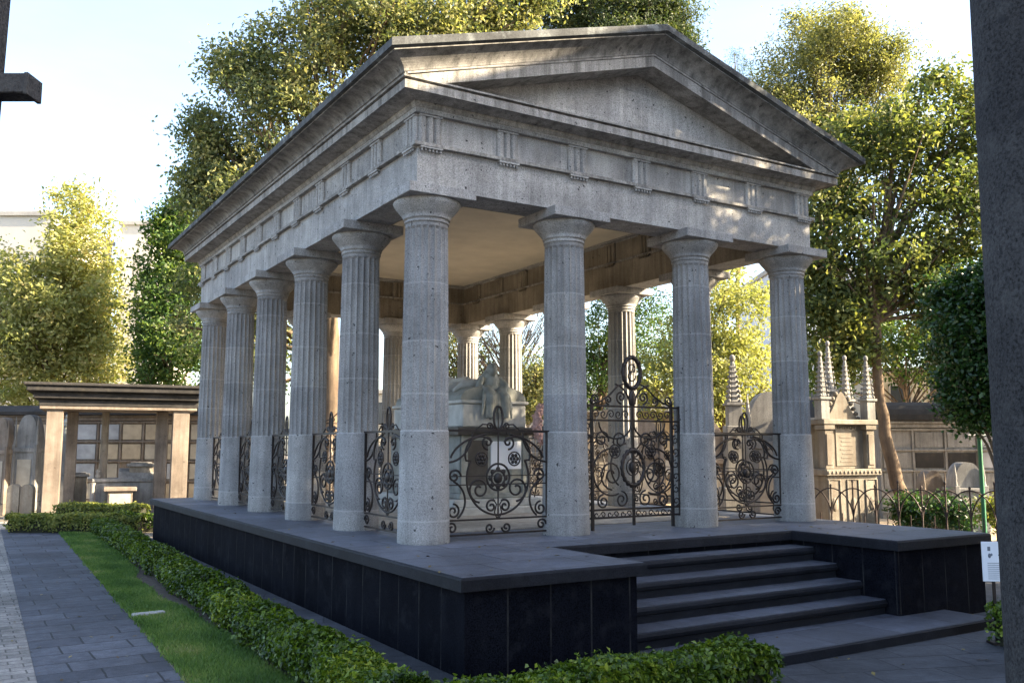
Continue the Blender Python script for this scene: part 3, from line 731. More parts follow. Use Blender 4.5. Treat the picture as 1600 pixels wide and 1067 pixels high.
for x, y in ((-.16,-.04),(.20,-.04)):
    mb.tube([(x,.40,.06),(x,.05,.08),(x*1.05,-.09,-.05),(x*1.1,-.09,-.30),(x*1.1,-.075,-.52)], [.17,.15,.12,.10,.09], 10)
for k in range(8):
    x = -.34+k*.095; mb.tube([(x*.7,.10,.12),(x,-.07,-.02),(x*1.12,-.10,-.28),(x*1.2,-.085,-.50-(k%3)*.04)], [.05,.05,.042,.03], 6)
for k in range(6):
    a = -1.1+k*.44; mb.tube([(.03+.12*math.sin(a),.20,.66),(.04+.24*math.sin(a),.36,.44),(.05+.36*math.sin(a),.42,.06)], [.03,.04,.03], 6)
mb.v = [(p[0],p[1],p[2]+.10) for p in mb.v]
sculpt("mourning_figure", mb, m_marble2, st, .022, 2)
mb = MB(); mb.extr([(.88*math.cos(PI*k/14), 2.581+.36*math.sin(PI*k/14)**.8) for k in range(15)],'y',.06,TY1-TY0-.25); mb.build("lid", m_marble2, tomb)
# funeral wreath on an easel beside the tomb
wr = thing("flower_wreath", "pale pink and white flower wreath leaning at the tomb's right front corner", "wreath", (5.45,4.55,.0), .3)
mb = MB()
for x in (-.25,.25): mb.tube([(x,-.15,.0),(x*.4,.08,2.0)], .018, 5)
mb.tube([(0,.5,0),(0,.08,1.9)], .018, 5); mb.build("easel", m_iron, wr)
mb = MB(); mb.tube([(.42*math.cos(a*PI/10), .0, 2.05+.42*math.sin(a*PI/10)) for a in range(20)], .10, 8, True)
for k in range(110):
    a = random.random()*2*PI; b = random.random()*2*PI; mb.ell((.42*math.cos(a)+.10*math.cos(b)*math.cos(a), .10*math.sin(b), 2.05+.42*math.sin(a)+.10*math.cos(b)*math.sin(a)),(.045,.045,.045),6,4)
mb.build("blooms", m_flower, wr)

# ------------------------------------------------------------------ ground, paths, lawn
def sheet(name, poly, z, mat, kind="structure"):
    mb = MB(); mb.add([(x,y,z) for x,y in poly], [tuple(range(len(poly)))]); return struct(mb.build(name, mat), kind)
sheet("ground", [(-260,-260),(300,-260),(300,320),(-260,320)], G, m_ground)
sheet("forecourt", [(-20,-30),(40,-30),(40,3.2),(9.3,3.2),(9.3,-3.0),(-1.9,-3.0),(-3.4,-5.6),(-20,-5.6)], G+.004, m_flag)
PATHR = lambda y: -3.86+.0295*(y+1.57); PATHL = lambda y: -5.40+.025*(y+.67)
sheet("path", [(PATHL(-5.6)+.004,-5.6),(PATHR(-5.6),-5.6),(PATHR(23.6),23.6),(PATHL(23.6)+.004,23.6)], G+.008, m_slate)
sheet("cobbled_strip", [(-14,-5.6),(PATHL(-5.6),-5.6),(PATHL(23.6),23.6),(-14,23.6)], G+.008, m_cobble)
sheet("cross_path", [(-40,23.6),(14,23.6),(14,27.2),(-40,27.2)], G+.012, m_crosspath)
sheet("lawn_soil", [(PATHR(-5)+.01,-5.6),(-1.9,-5.6),(-1.9,21.4),(PATHR(21.4)+.01,21.4)], G+.012, m_earth)
sheet("bounce_court", [(9.4,3.3),(60,3.3),(60,44),(9.4,44)], G+.004, plain("sandy_bounce_ground", (.46,.34,.21), .95, var=.3, scale=1.5, bump=.2))  # pale sandy sheet added to bounce warm sunlight into the temple
# grass blades
n = 90000; y = -5.4+(RNG.random(n)**1.35)*26.6; xl = -3.86+.0295*(y+1.57)+.03; xr = -2.78+.027*(y+2.3)
edge = 1.06-.42*np.exp(-((y-7)/4.2)**2)+.05*np.sin(y*2.1)
x = xl+(xr-xl)*np.minimum(RNG.random(n)*edge+RNG.normal(size=n)*.03, 1)
hgt = .055*(.6+.8*RNG.random(n)); ang = RNG.random(n)*2*PI; tl = RNG.normal(size=(n,2))*.03
wd = .006+.0009*np.maximum(0,y+4)
v = np.zeros((n,3,3)); v[:,0,0] = x-np.cos(ang)*wd; v[:,0,1] = y-np.sin(ang)*wd; v[:,1,0] = x+np.cos(ang)*wd; v[:,1,1] = y+np.sin(ang)*wd
v[:,2,0] = x+tl[:,0]; v[:,2,1] = y+tl[:,1]; v[:,:2,2] = G+.012; v[:,2,2] = G+.012+hgt
me = bpy.data.meshes.new("grass"); me.vertices.add(n*3); me.vertices.foreach_set("co", v.reshape(-1)); me.loops.add(n*3)
me.loops.foreach_set("vertex_index", np.arange(n*3,dtype=np.int32)); me.polygons.add(n); me.polygons.foreach_set("loop_start", np.arange(0,n*3,3,dtype=np.int32))
a_ = me.attributes.new("tint",'FLOAT','FACE'); me.update(calc_edges=True); fill_tint(a_, RNG.random(n)*.55+.25+.22*np.sin(x*5+y*.7)*np.sin(y*1.3+1)+.10*np.sin(y*4.1))
me.materials.append(leafmat("grass_blades", [(0.,(.035,.075,.016)),(.5,(.085,.165,.034)),(.85,(.17,.24,.060)),(1.,(.26,.25,.11))], .35)); struct(put("grass", me), "stuff")
mb = MB(); mb.box(-.26,-.09,0,.26,.09,.06,.012); tag(mb.build("kerb_stone", m_concrete, None, (-3.42,3.55,G+.01), .05), "pale flat kerb stone laid across the lawn strip beside the path", "kerb stone")

n = 420; P = np.zeros((n,3)); P[:,0] = RNG.uniform(-6,9,n); P[:,1] = RNG.uniform(-6,10,n)
onp = (P[:,0] > PX0)&(P[:,0] < PX1)&(P[:,1] > PY0)&~((P[:,0] > ARL-.1)&(P[:,0] < ARR+.1)&(P[:,1] < RY+.05))
stp = (P[:,0] > ARL-.1)&(P[:,0] < ARR+.1)&(P[:,1] < RY+.05)&(P[:,1] > PY0); keep = ~stp&((~onp)|(P[:,1] < -.5)|(P[:,0] < -.5))
land = (P[:,0] > -.9)&(P[:,0] < 7.9)&(P[:,1] > -4.5)&(P[:,1] < PY0)
P[:,2] = np.where(onp, .012, np.where(land, -1.197, G+.022)); P = P[keep]
N = RNG.normal(size=P.shape)*.18+np.array([0,0,1.]); me, a_ = leaf_mesh("fallen_leaves", P, N, .075, .045, None, .1); fill_tint(a_, RNG.random(len(P)))
me.materials.append(leafmat("dry_leaves", [(0.,(.05,.03,.012)),(.5,(.13,.085,.03)),(1.,(.24,.19,.06))], .1)); struct(put("fallen_leaves", me), "stuff")
# hedges
hedge("box_hedge", "long clipped dark green hedge along the black platform and lawn", (-2.52,-4.75), (-2.02,20.6), .66, .52, 2300, .082, m_box, near=1.9, rough_top=.05)
hedge("box_hedge", "low clipped green hedge in front of the stair landing, nearest the camera", (-2.7,-5.05), (2.22,-5.02), .62, .50, 3300, .078, m_box, rough_top=.045)
hedge("box_hedge", "short hedge behind the far left corner of the platform", (-1.75,20.3), (1.6,19.6), .7, .6, 900, .085, m_box)
p0, p1 = spot(22,31.2), spot(232,31.0); hedge("box_hedge", "sunlit yellowish hedge edging the far path before the pavilion", p0, p1, .8, .62, 1300, .10, m_boxsun)
p0, p1 = spot(95,33.6), spot(232,33.2); hedge("box_hedge", "second hedge row just in front of the pavilion, behind the sunlit hedge", p0, p1, .8, .80, 900, .10, m_boxsun)
p0 = spot(1532,13.7); p1 = spot(1640,13.1); hedge("box_shrub", "dark leafy shrub below the white notice beside the right column", p0, p1, .6, .62, 2600, .065, m_box)

# ------------------------------------------------------------------ foreground column and cross
p = spot(1527+130,4.4)
fc = thing("stone_column", "dark pitted stone column standing close by at the right edge", "column", p)
def fx(px,d): return spot(px,d)
rad = .41; d0 = 4.6
ax = at(1550,500,d0)+RT*(rad*1.02+.012)
fc.location = (ax[0],ax[1],G)
mb = MB(); mb.lathe([(.425,.5),(.42,1.6),(.412,3.0),(.40,4.6),(.39,5.6)], 64); mb.build("shaft", m_fore, fc)
mb = MB(); mb.box(-.55,-.55,0,.55,.55,.25,.02); mb.lathe([(.52,.25),(.54,.32),(.50,.39),(.45,.42),(.47,.46),(.43,.50)], 40); mb.build("column_base", m_fore, fc)
mb = MB(); mb.lathe([(.39,5.6),(.43,5.63),(.43,5.68),(.40,5.70),(.52,5.9)], 40); mb.box(-.56,-.56,5.9,.56,.56,6.1,.01); mb.build("capital", m_fore, fc)
cr_d = 6.0; ap = at(66,146,cr_d); yawr = -YAW
lf = at(8,90,cr_d)
cr = thing("stone_cross", "dark stone cross at the upper left edge, only one arm showing", "cross", (0,0,0), yawr)
pt = at(16,10,cr_d); pb = at(0,190,cr_d); cr.location = (pb[0]-RT[0]*.16,pb[1]-RT[1]*.16,G)
zt = at(0,146,cr_d)[2]-G; zA = pt[2]-G; zB = pb[2]-G; xA = float((pt-pb)@RT)+.16; xB = .16
sl_ = (xA-xB)/(zA-zB); xr = lambda z: xB+sl_*(z-zB)
hz = .068
mb = MB()
z0, z1 = .62, zt+1.3
v = [(xr(z0)-.32,-.2,z0),(xr(z0),-.2,z0),(xr(z0),0,z0),(xr(z0)-.32,0,z0),(xr(z1)-.32,-.2,z1),(xr(z1),-.2,z1),(xr(z1),0,z1),(xr(z1)-.32,0,z1)]
mb.add(v, [(3,2,1,0),(4,5,6,7),(0,1,5,4),(1,2,6,5),(2,3,7,6),(3,0,4,7)]); mb.build("post", m_fore, cr)
armx = float((ap-pb)@RT)+.16
mb = MB(); mb.box(.0,-.185,zt-hz,armx-.012,-.012,zt+hz,.006); mb.box(armx-.03,-.19,zt-hz-.012,armx,0,zt+hz+.004,.004)
mb.box(-armx-.1,-.185,zt-hz,-.1,-.012,zt+hz,.006); mb.build("arm", m_fore, cr)
mb = MB(); c_ = xr(.62)-.16; mb.box(c_-.25,-.3,0,c_+.22,.3,.35,.02); mb.box(c_-.21,-.22,.35,c_+.18,.22,.619,.02); mb.build("pedestal", m_fore, cr)

# ------------------------------------------------------------------ notice, green post, hooped fence
sg = thing("notice_board", "white information notice on a low stand by the right end of the platform", "notice")
b_ = at(1556,908,13.6); t_ = at(1556,846,13.6); sg.location = (b_[0],b_[1],G); sg.rotation_euler.z = -YAW-.05
hb, ht = b_[2]-G, t_[2]-G
mb = MB(); mb.box(-.18,-.012,hb,.30,.012,ht,.004); pn = mb.build("panel", m_white, sg)
mb = MB(); mb.box(-.04,.014,0,.0,.04,ht-.05); mb.box(.20,.014,0,.24,.04,ht-.05); mb.box(-.12,-.1,0,.3,.16,.04,.01); mb.build("stand", m_iron, sg)
mb = MB()
mb.box(-.10,-.0145,ht-.13,-.06,-.0125,ht-.07); mb.ell((-.075,-.013,ht-.20),(.022,.002,.035),8,6); mb.ell((-.045,-.013,ht-.185),(.016,.002,.02),8,6); mb.box(.05,-.0145,ht-.20,.075,-.0125,ht-.18)
for k in range(9): mb.box(-.11,-.0145,ht-.31-k*.028,.20-(k*37%5)*.018,-.0125,ht-.303-k*.028)
mb.build("print", m_ink, pn)
q = spot(1531,23.4); gp = thing("green_post", "green painted post with a small green plate on top, behind the fence", "post", q)
zt_ = at(1531,668,23.4)[2]-G
mb = MB(); mb.tube([(0,0,0),(0,0,zt_-.02)], .055, 10); mb.build("pole", m_green, gp)
mb = MB(); mb.box(-.24,-.03,zt_-.16,.24,.03,zt_+.06,.01); mb.build("plate", m_green, gp, (0,0,0), -YAW)
pole2 = MB().box(-.30,-.05,zt_-.20,.30,.05,zt_-.165); pole2.build("bracket", m_white, gp, (0,0,0), -YAW)
fa, fb = spot(1262,23.6), spot(1550,21.6); fv = fb-fa; FL = fv.length; fz = math.atan2(fv.y,fv.x)
fe = thing("hooped_fence", "rusty iron fence of overlapping hoops behind the platform's right end", "fence", fa, fz)
hh = at(1400,757,22.5)[2]-G
nb = 8; sp_ = FL/nb; bars = MB(); hoops = MB()
for k in range(nb+1):
    bars.tube([(k*sp_,0,0),(k*sp_,0,hh+.05-.12*(k%2))], .02, 6); bars.ell((k*sp_,0,hh+.06-.12*(k%2)),(.03,.03,.05),6,4)
    if k < nb: bars.tube([((k+.5)*sp_,0,0),((k+.5)*sp_,0,hh*.62)], .014, 5)
for k in range(-1,nb):
    x0, x1 = max(0,k*sp_), min(FL,(k+2)*sp_)
    if k == -1: pts = [(sp_*(1+0)*math.cos(a), .02, hh*.55+hh*.40*math.sin(a)) for a in [i*PI/2/10 for i in range(11)]]
    else: pts = [((k+1)*sp_+sp_*math.cos(PI-PI*i/18), .02*(1 if k%2 else -1), hh*.52+hh*.42*math.sin(PI*i/18)) for i in range(19)]; pts = [(k*sp_,pts[0][1],0.)]+[p for p in pts if p[0] <= FL+.01]+([((k+2)*sp_,pts[0][1],0.)] if k < nb-1 else [])
    hoops.tube(pts, .017, 5)
bars.tube([(0,0,.22),(FL,0,.22)], .018, 5)
bars.build("bars", m_rust, fe); hoops.build("hoops", m_rust, fe)

# ------------------------------------------------------------------ left pavilion, tombs and niche wall
def local(px, d): return spot(px, d)
AL = .42
pv = thing("stone_pavilion", "open stone grave canopy with heavy dark roof slab on square pillars", "pavilion", spot(175,38.5), -YAW+AL)
Dp = 38.5; s_ = Dp/F_PX
def along(x, x0, d0):          # metres along a front turned AL to the right, from photo column x0
    u = (x-800)/F_PX; return (u*d0-(x0-800)/F_PX*d0)/(math.cos(AL)-u*math.sin(AL))
def zz(y, d=Dp): return at(175,y,d)[2]-G
def px_(x): return along(x,175,Dp)
mb = MB(); x0, x1 = px_(60), px_(309)
mb.box(x0,-1.0,zz(637),x1-.15,2.6,zz(627),.02); mb.build("shaded_beam", m_darkroof, pv); mb = MB(); mb.box(x0+.03,-.97,zz(641.5),x1-.2,2.55,zz(637.1),.01); mb.build("lintel", m_tan, pv)  # eave shadow painted on the beam by giving it the dark roof stone
mb = MB(); mb.box(x0-.20,-1.2,zz(626.5),x1-.02,2.8,zz(616),.03); mb.box(x0-.45,-1.45,zz(615.8),x1+.15,3.0,zz(608),.03); mb.box(x0-.55,-1.55,zz(607.8),x1+.25,3.1,zz(603),.03); mb.build("roof", m_darkroof, pv)
for xa, xb, ya in ((72,98,-.85),(243,261,.2),(266,291,-.85),(100,118,1.9)):
    mb = MB(); mb.box(px_(xa),ya,.25,px_(xb),ya+.68,zz(641.7),.02); mb.box(px_(xa)-.08,ya-.08,0,px_(xb)+.08,ya+.76,.25,.02); mb.build("pillar", m_tan, pv)
mb = MB(); mb.lathe([(.17,.2),(.16,2.),(.15,zz(641.5))], 20, (px_(163),1.6,0)); mb.box(px_(163)-.2,1.4,0,px_(163)+.2,1.8,.2); mb.build("round_column", m_tan2, pv)
mb = MB(); mb.box(px_(50),-1.3,-.06,px_(312),3.0,.0+.02,.02); mb.build("plinth", m_grey, pv)
tb = thing("table_tomb", "grey table tomb with carved front block under the stone canopy", "tomb", spot(195,39.0), -YAW+AL)
def q_(x): return along(x,195,39.0)
mb = MB(); mb.box(q_(168),-.7,.12,q_(215),.6,.30,.02); mb.box(q_(172),-.6,.30,q_(210),.5,1.02,.02); mb.box(q_(165),-.72,1.02,q_(216),.6,1.20,.03); mb.build("block", m_tan, tb)
mb = MB(); mb.box(q_(174.5),-.625,.42,q_(207),-.59,.92,.01); mb.build("carved_panel", m_plaque, tb)
mb = MB(); mb.box(q_(146),.61,1.36,q_(252),2.0,1.52,.03); mb.box(q_(152),.7,0.05,q_(246),1.9,1.355,.02); mb.build("chest", m_grey, tb)
mb = MB(); mb.extr([(.65,1.52),(.95,1.80),(1.3,1.95),(1.65,1.80),(1.95,1.52)],'x',q_(188),q_(243)); mb.build("lid", m_grey, tb)
mb = MB(); mb.lathe([(.10,.05),(.09,.7),(.08,1.2),(.13,1.35)], 14, (q_(148),.4,0)); mb.lathe([(.06,0),(.12,.1),(.05,.22),(.10,.32),(.0,.42)],12,(q_(155),.75,1.52)); mb.build("colonnette", m_grey, tb)
for px, d, yt, w_, mt, lb in ((222,40.5,722,34,m_tan2,"pale slab-topped tomb at the right end of the pavilion"),(122,40.5,738,30,m_tan2,"low pale slab-topped tomb just right of the pavilion's front pillar")):
    sb = thing("slab_tomb", lb, "tomb", spot(px,d), -YAW+AL); w = w_*d/F_PX/2; h = at(px,yt,d)[2]-G
    mb = MB(); mb.box(-w,-.4,0,w,.5,h-.18,.02); mb.box(-w*.8,-.42,.15,w*.8,-.39,h-.35,.01); mb.build("body", mt, sb); mb = MB(); mb.box(-w-.1,-.5,h-.179,w+.1,.6,h-.06,.02); mb.box(-w+.05,-.35,h-.059,w-.05,.45,h,.02); mb.build("slab", m_grey, sb)
def gothic(name, label, px, d, ytop, wpx, mat, cat="tomb", glow=None):
    r = thing(name, label, cat, spot(px,d), -YAW); k = d/F_PX; w = wpx*k/2; h = at(px,ytop,d)[2]-G
    mb = MB(); mb.box(-w*1.1,-.35,0,w*1.1,.55,h*.12,.02); mb.box(-w,-.3,h*.12,w,.5,h*.62,.02); mb.box(-w*1.1,-.36,h*.62,w*1.1,.55,h*.67,.02); mb.build("body", mat, r)
    mb = MB()
    n = 10; pts = [(-w*.95,h*.67)]+[(-w*.95*math.cos(PI/2*i/n)**.8, h*.67+h*.33*math.sin(PI/2*i/n)) for i in range(n)]
    pl = pts+[(0,h)]+[(-x,z) for x,z in reversed(pts)]
    mb.extr(pl, 'y', .4, -.2); mb.build("pediment", mat, r)
    mb = MB(); mb.box(-w*.6,-.325,h*.2,w*.6,-.29,h*.55,.01); mb.build("inscription_panel", glow or m_plaque, r)
    mb = MB()
    for x in (-w*.95,w*.95): mb.box(x-w*.14,-.38,h*.12,x+w*.14,-.1,h*.7,.01); mb.lathe([(w*.16,h*.7),(w*.10,h*.76),(w*.13,h*.80),(0.01,h*.98)], 8, (x,-.24,0))
    mb.build("pilaster", mat, r); return r
gothic("gothic_tomb", "dark pointed gothic tomb left of the pavilion's front pillar", 45, 39.5, 648, 36, m_grey)
gothic("gothic_tomb", "reddish worn tomb cut by the left edge of the photo", 4, 39.0, 652, 26, m_tan)
for px, lb in ((27,"low round-topped pale gravestone nearer the left edge"),(48,"low round-topped pale gravestone against the pavilion's left pillar")):
    g = thing("gravestone", lb, "gravestone", spot(px,37.0), -YAW, "low gravestones left of the pavilion"); k = 37/F_PX; w = 9.5*k; h = at(px,756,37)[2]-G
    mb = MB(); pl = [(-w,0.1),(-w,h-w)]+[(-w*math.cos(PI*i/10),h-w+w*math.sin(PI*i/10)) for i in range(1,10)]+[(w,h-w),(w,.1)]
    mb.extr(pl,'y',.12,-.12); mb.build("slab", m_tan2, g); mb = MB(); mb.box(-w*1.2,-.2,0,w*1.2,.2,.12,.02); mb.build("footing", m_grey, g)
st2 = thing("statue", "small pale standing figure on a bracket behind the pavilion's left pillar", "statue", spot(103,42.5), -YAW)
z0_, z1_ = at(103,690,42.5)[2]-G, at(103,648,42.5)[2]-G; hh_ = z1_-z0_
mb = MB(); mb.box(-.22,-.15,0,.22,.3,z0_,.02); mb.build("pedestal", m_grey, st2)
mb = MB(); mb.lathe([(.20*1.1,z0_),(.19,z0_+hh_*.35),(.16,z0_+hh_*.55),(.20,z0_+hh_*.72),(.12,z0_+hh_*.82),(.05,z0_+hh_*.86)], 14); mb.ell((0,-.02,z0_+hh_*.92),(.085,.10,.12)); mb.tube([(-.18,0,z0_+hh_*.74),(-.2,-.1,z0_+hh_*.55),(0,-.2,z0_+hh_*.6)],[.06,.05,.04],6); mb.tube([(.18,0,z0_+hh_*.74),(.2,-.1,z0_+hh_*.55),(.02,-.2,z0_+hh_*.6)],[.06,.05,.04],6)
sculpt("robed_figure", mb, m_marble2, st2, .03, 2)

def niche_wall(label, pxa, pxb, d, ytop, rows, colw, mat, pm, roof=None, skew=0, y0=None):
    a, b = spot(pxa,d), spot(pxb,d+skew); v = b-a; LL = v.length; r = thing("niche_wall", label, "wall", a, math.atan2(v.y,v.x))
    H = at((pxa+pxb)/2, ytop, d+skew/2)[2]-G
    mb = MB(); mb.box(0,0,0,LL,.7,H); mb.build("wall", mat, r)
    mb = MB(); mb.box(-.1,-.18,H,LL+.1,.8,H+.16,.02); mb.box(-.2,-.3,H+.161,LL+.2,.9,H+.26,.02); mb.build("cornice", mat, r)
    nc = max(1,int(LL/colw)); cw = LL/nc; rh = (H-.35)/rows; fr_ = MB()
    for j in range(rows+1): fr_.box(0,-.10,.28+j*rh-.05,LL,-.003,.28+j*rh+.03,.01)
    for i in range(nc+1): fr_.box(i*cw-.04,-.07,.2,i*cw+.04,-.003,H-.02)
    fr_.build("niche_frame", mat, r)
    cnt = 0
    for j in range(rows):
        for i in range(nc):
            if random.random() < .12 or cnt >= 95: continue
            mb = MB(); mb.box(i*cw+.10,-.035,.28+j*rh+.10,(i+1)*cw-.10,-.003,.28+(j+1)*rh-.12,.006); mb.build("niche_plaque", random.choice(pm), r); cnt += 1
    if roof:
        mb = MB(); mb.extr([(-.5,H+.27),(-.5,H+.42),(.4,H+.75),(1.3,H+.42),(1.3,H+.27)], 'x', -.3, LL+.3); mb.build("roof", roof, r)
    return r, LL, H
m_pl2 = plain("grey_plaque", (.36,.36,.36), .5, var=.3, scale=2); m_pl3 = plain("tan_plaque", (.45,.36,.24), .6, var=.3, scale=2)
niche_wall("long wall of burial niches with stone plaques behind the pavilion", -60, 330, 44.5, 657, 4, 1.05, m_tan, [m_plaque,m_pl3,m_pl3,m_plaque,m_pl2], m_darkroof)

# ------------------------------------------------------------------ right-hand monuments
gm = thing("gothic_monument", "sunlit pale gothic monument with three pinnacles right of the temple", "monument", spot(1312,26.5), -YAW+.36)
k = 26.5/F_PX
def Z(y): return at(1312,y,26.5)[2]-G
mb = MB(); mb.box(-.95,-.55,0,1.0,.9,.35,.02); mb.box(-.86,-.45,.35,.92,.8,Z(742),.02); mb.box(-.95,-.55,Z(742),1.0,.9,Z(732),.02); mb.build("base", m_tan2, gm)
mb = MB(); mb.box(-.55,-.25,Z(732)+.001,.62,.6,Z(664),.01); mb.box(-.95,-.5,Z(664)+.001,1.0,.85,Z(656),.02); mb.build("body", m_tan2, gm)
mb = MB(); mb.box(-.36,-.272,Z(728),.36,-.24,Z(670),.01)
for r_i in range(7): mb.box(-.22+.03*(r_i%3),-.28,Z(722)+r_i*.115,.22-.04*(r_i%2),-.265,Z(722)+r_i*.115+.05,.006)
for k in range(9): mb.ell((-.34+.085*k,-.27,Z(668)),(.035,.03,.05),6,4)
mb.build("relief_panel", m_tan2, gm)
mb = MB()
for x in (-.62,0.03,.68):
    mb.tube([(x-.2,-.46,Z(742)-.12),(x-.2,-.46,.5),(x+.2,-.46,.5),(x+.2,-.46,Z(742)-.12)], .028, 5, True)
    mb.ell((x,-.45,(Z(742)+.45)/2),(.11,.035,.2),8,6)
for k in range(14): mb.ell((-.88+.14*k,-.55,Z(737)),(.045,.03,.05),6,4)
mb.build("base_moulding", m_tan2, gm)
for x in (-.72,.76):
    mb = MB(); mb.box(x-.15,-.42,Z(732)+.002,x+.15,-.12,Z(672),.02); mb.box(x-.2,-.47,Z(672),x+.2,-.05,Z(664)-.001,.02); mb.box(x-.10,-.445,Z(726),x+.10,-.41,Z(678),.01); mb.build("buttress", m_tan2, gm)
def pinn(x, y, zb, zt, w):
    mb = MB(); h = zt-zb
    mb.box(x-w,y-w,zb,x+w,y+w,zb+h*.30,.01); mb.box(x-w*1.3,y-w*1.3,zb+h*.30,x+w*1.3,y+w*1.3,zb+h*.34,.01)
    for i in range(8):
        t = i/8; r = w*.98*(1-t*.62); z = zb+h*.34+h*.58*t; mb.lathe([(r*.95,z),(r*1.10,z+h*.014),(r*1.10,z+h*.024),(r*.90,z+h*.036),(r*.86,z+h*.0725)], 8, (x,y,0), smooth=False, ph=PI/8)
        for k in range(4): mb.ell((x+r*1.15*math.cos(k*PI/2+PI/4),y+r*1.15*math.sin(k*PI/2+PI/4),z+h*.024),(r*.3,r*.3,r*.35),6,4)
    mb.lathe([(w*.36,zb+h*.92),(w*.12,zt)], 8, (x,y,0))
    mb.ell((x,y,zt),(w*.45,w*.45,w*.6),8,6); return mb
for x, y, zb, zt in ((-.80,-.27,Z(656),Z(556)),(.0,.35,Z(645),Z(535)),(.84,-.27,Z(656),Z(560)),(-.80,.62,Z(656),Z(550)),(.84,.62,Z(656),Z(555))): pinn(x,y,zb,zt,.15).build("pinnacle", m_grey, gm)
mb = MB(); pl = []
for i in range(13): t = i/12; pl.append((-.60*(1-t)**.75*(1-.25*math.sin(PI*t)), Z(656)+(Z(612)-Z(656))*t))
pl = pl+[(-x,z) for x,z in reversed(pl[:-1])]; mb.extr(pl,'y',.35,-.15)
for t in range(6):
    x = .62*(1-t/6)**.75; 
    for s in (-1,1): mb.ell((s*x,-.1,Z(654)+(Z(610)-Z(656))*t/6),(.07,.08,.07),6,4)
mb.build("ogee_gable", m_tan2, gm)
gothic("scroll_tomb", "shaded grey tomb with curved top behind the last front column", 1205, 27.5, 612, 80, m_grey)
sp2 = thing("spire_monument", "thin grey stepped spire seen between the two right front columns", "monument", spot(1148,29), -YAW)
H = at(1148,560,29)[2]-G; mb = MB(); mb.box(-.45,-.45,0,.45,.45,1.6,.02); mb.box(-.3,-.3,1.6,.3,.3,H*.62,.02); mb.build("base", m_grey, sp2); pinn(0,0,H*.62,H,.22).build("pinnacle", m_grey, sp2)
r_, LL, H = niche_wall("weathered grey wall of burial niches right of the leaning tree", 1375, 1680, 37, 668, 4, 1.25, m_grey, [m_pl2,m_grey,m_grey,m_darkroof])
mb = MB(); wl = 2.35
pl = [(-.35,H+.27)]+[( .45-.85*math.cos(PI*i/10), H+.30+.75*math.sin(PI*i/10)) for i in range(11)]+[(1.25,H+.27)]
mb.extr(pl,'x',-.2,LL*.42); mb.build("barrel_roof", m_darkroof, r_)
gothic("arched_tomb", "small arched grey tomb behind the hooped fence near the green post", 1506, 28.6, 722, 46, m_grey)
gothic("pale_tomb", "worn pale tomb between the leaning trunk and the green post", 1452, 29.5, 735, 34, m_tan)
# tombs glimpsed through the gate
for px, d, yt, w, mt, lb in ((948,33,640,46,m_tan2,"pale tomb glimpsed through the left half of the tall gate"),(1008,35,655,50,m_tan,"tan tomb glimpsed through the right half of the tall gate"),
        (1110,31,660,44,m_tan,"small tan tomb behind the right front grille"),(842,37,655,44,m_grey,"grey tomb behind the second front column"),(540,42,668,44,m_tan,"sunlit tan tomb seen past the second left column")):
    gothic("gothic_tomb", lb, px, d, yt, w, mt)
niche_wall("distant sunlit wall of burial niches seen through the back columns", 640, 1180, 48, 650, 4, 1.2, m_tan2, [m_plaque,m_pl2,m_pl3])

# ------------------------------------------------------------------ far buildings
def building(label, pxa, pxb, d, ytop, mat, floors, cols, depth=10, name="apartment_building", skew=0):
    a, b = spot(pxa,d), spot(pxb,d+skew); v = b-a; LL = v.length; H = at((pxa+pxb)/2,ytop,d)[2]-G
    r = thing(name, label, "building", a, math.atan2(v.y,v.x))
    mb = MB(); mb.box(0,0,0,LL,depth,H); mb.build("wall", mat, r)
    mb = MB(); mb.box(-.2,-.2,H,LL+.2,depth+.2,H+.35,.03); mb.build("parapet", m_concrete, r)
    fh = H/floors; cw = LL/max(1,cols)
    for j in range(floors):
        for i in range(cols):
            f = MB(); x0, x1 = (i+.25)*cw, (i+.75)*cw; z0, z1 = (j+.3)*fh, (j+.8)*fh
            f.box(x0-.1,-.08,z0-.12,x1+.1,-.003,z0); f.box(x0-.1,-.06,z1,x1+.1,-.003,z1+.1); f.box(x0-.1,-.06,z0,x0,-.003,z1); f.box(x1,-.06,z0,x1+.1,-.003,z1)
            w = f.build("window", m_concrete, r); g = MB(); g.box(x0,-.03,z0,x1,-.004,z1); g.build("pane", m_glass, w)
    return r
building("tall cream building behind the yellow tree at the left edge", -190, 62, 66, 338, m_cream, 5, 0)
building("narrow cream tower between the yellow tree and the green tree", 172, 224, 74, 352, m_cream, 6, 0)
building("beige building with a long parapet beyond the right tree", 1380, 1700, 52, 584, m_beige, 2, 5, skew=-2)
building("pale blue building seen right of the last front column", 1215, 1378, 62, 425, m_paleblue, 4, 4)
building("long low tan building far behind the temple", 560, 1150, 78, 615, m_beige, 2, 10)

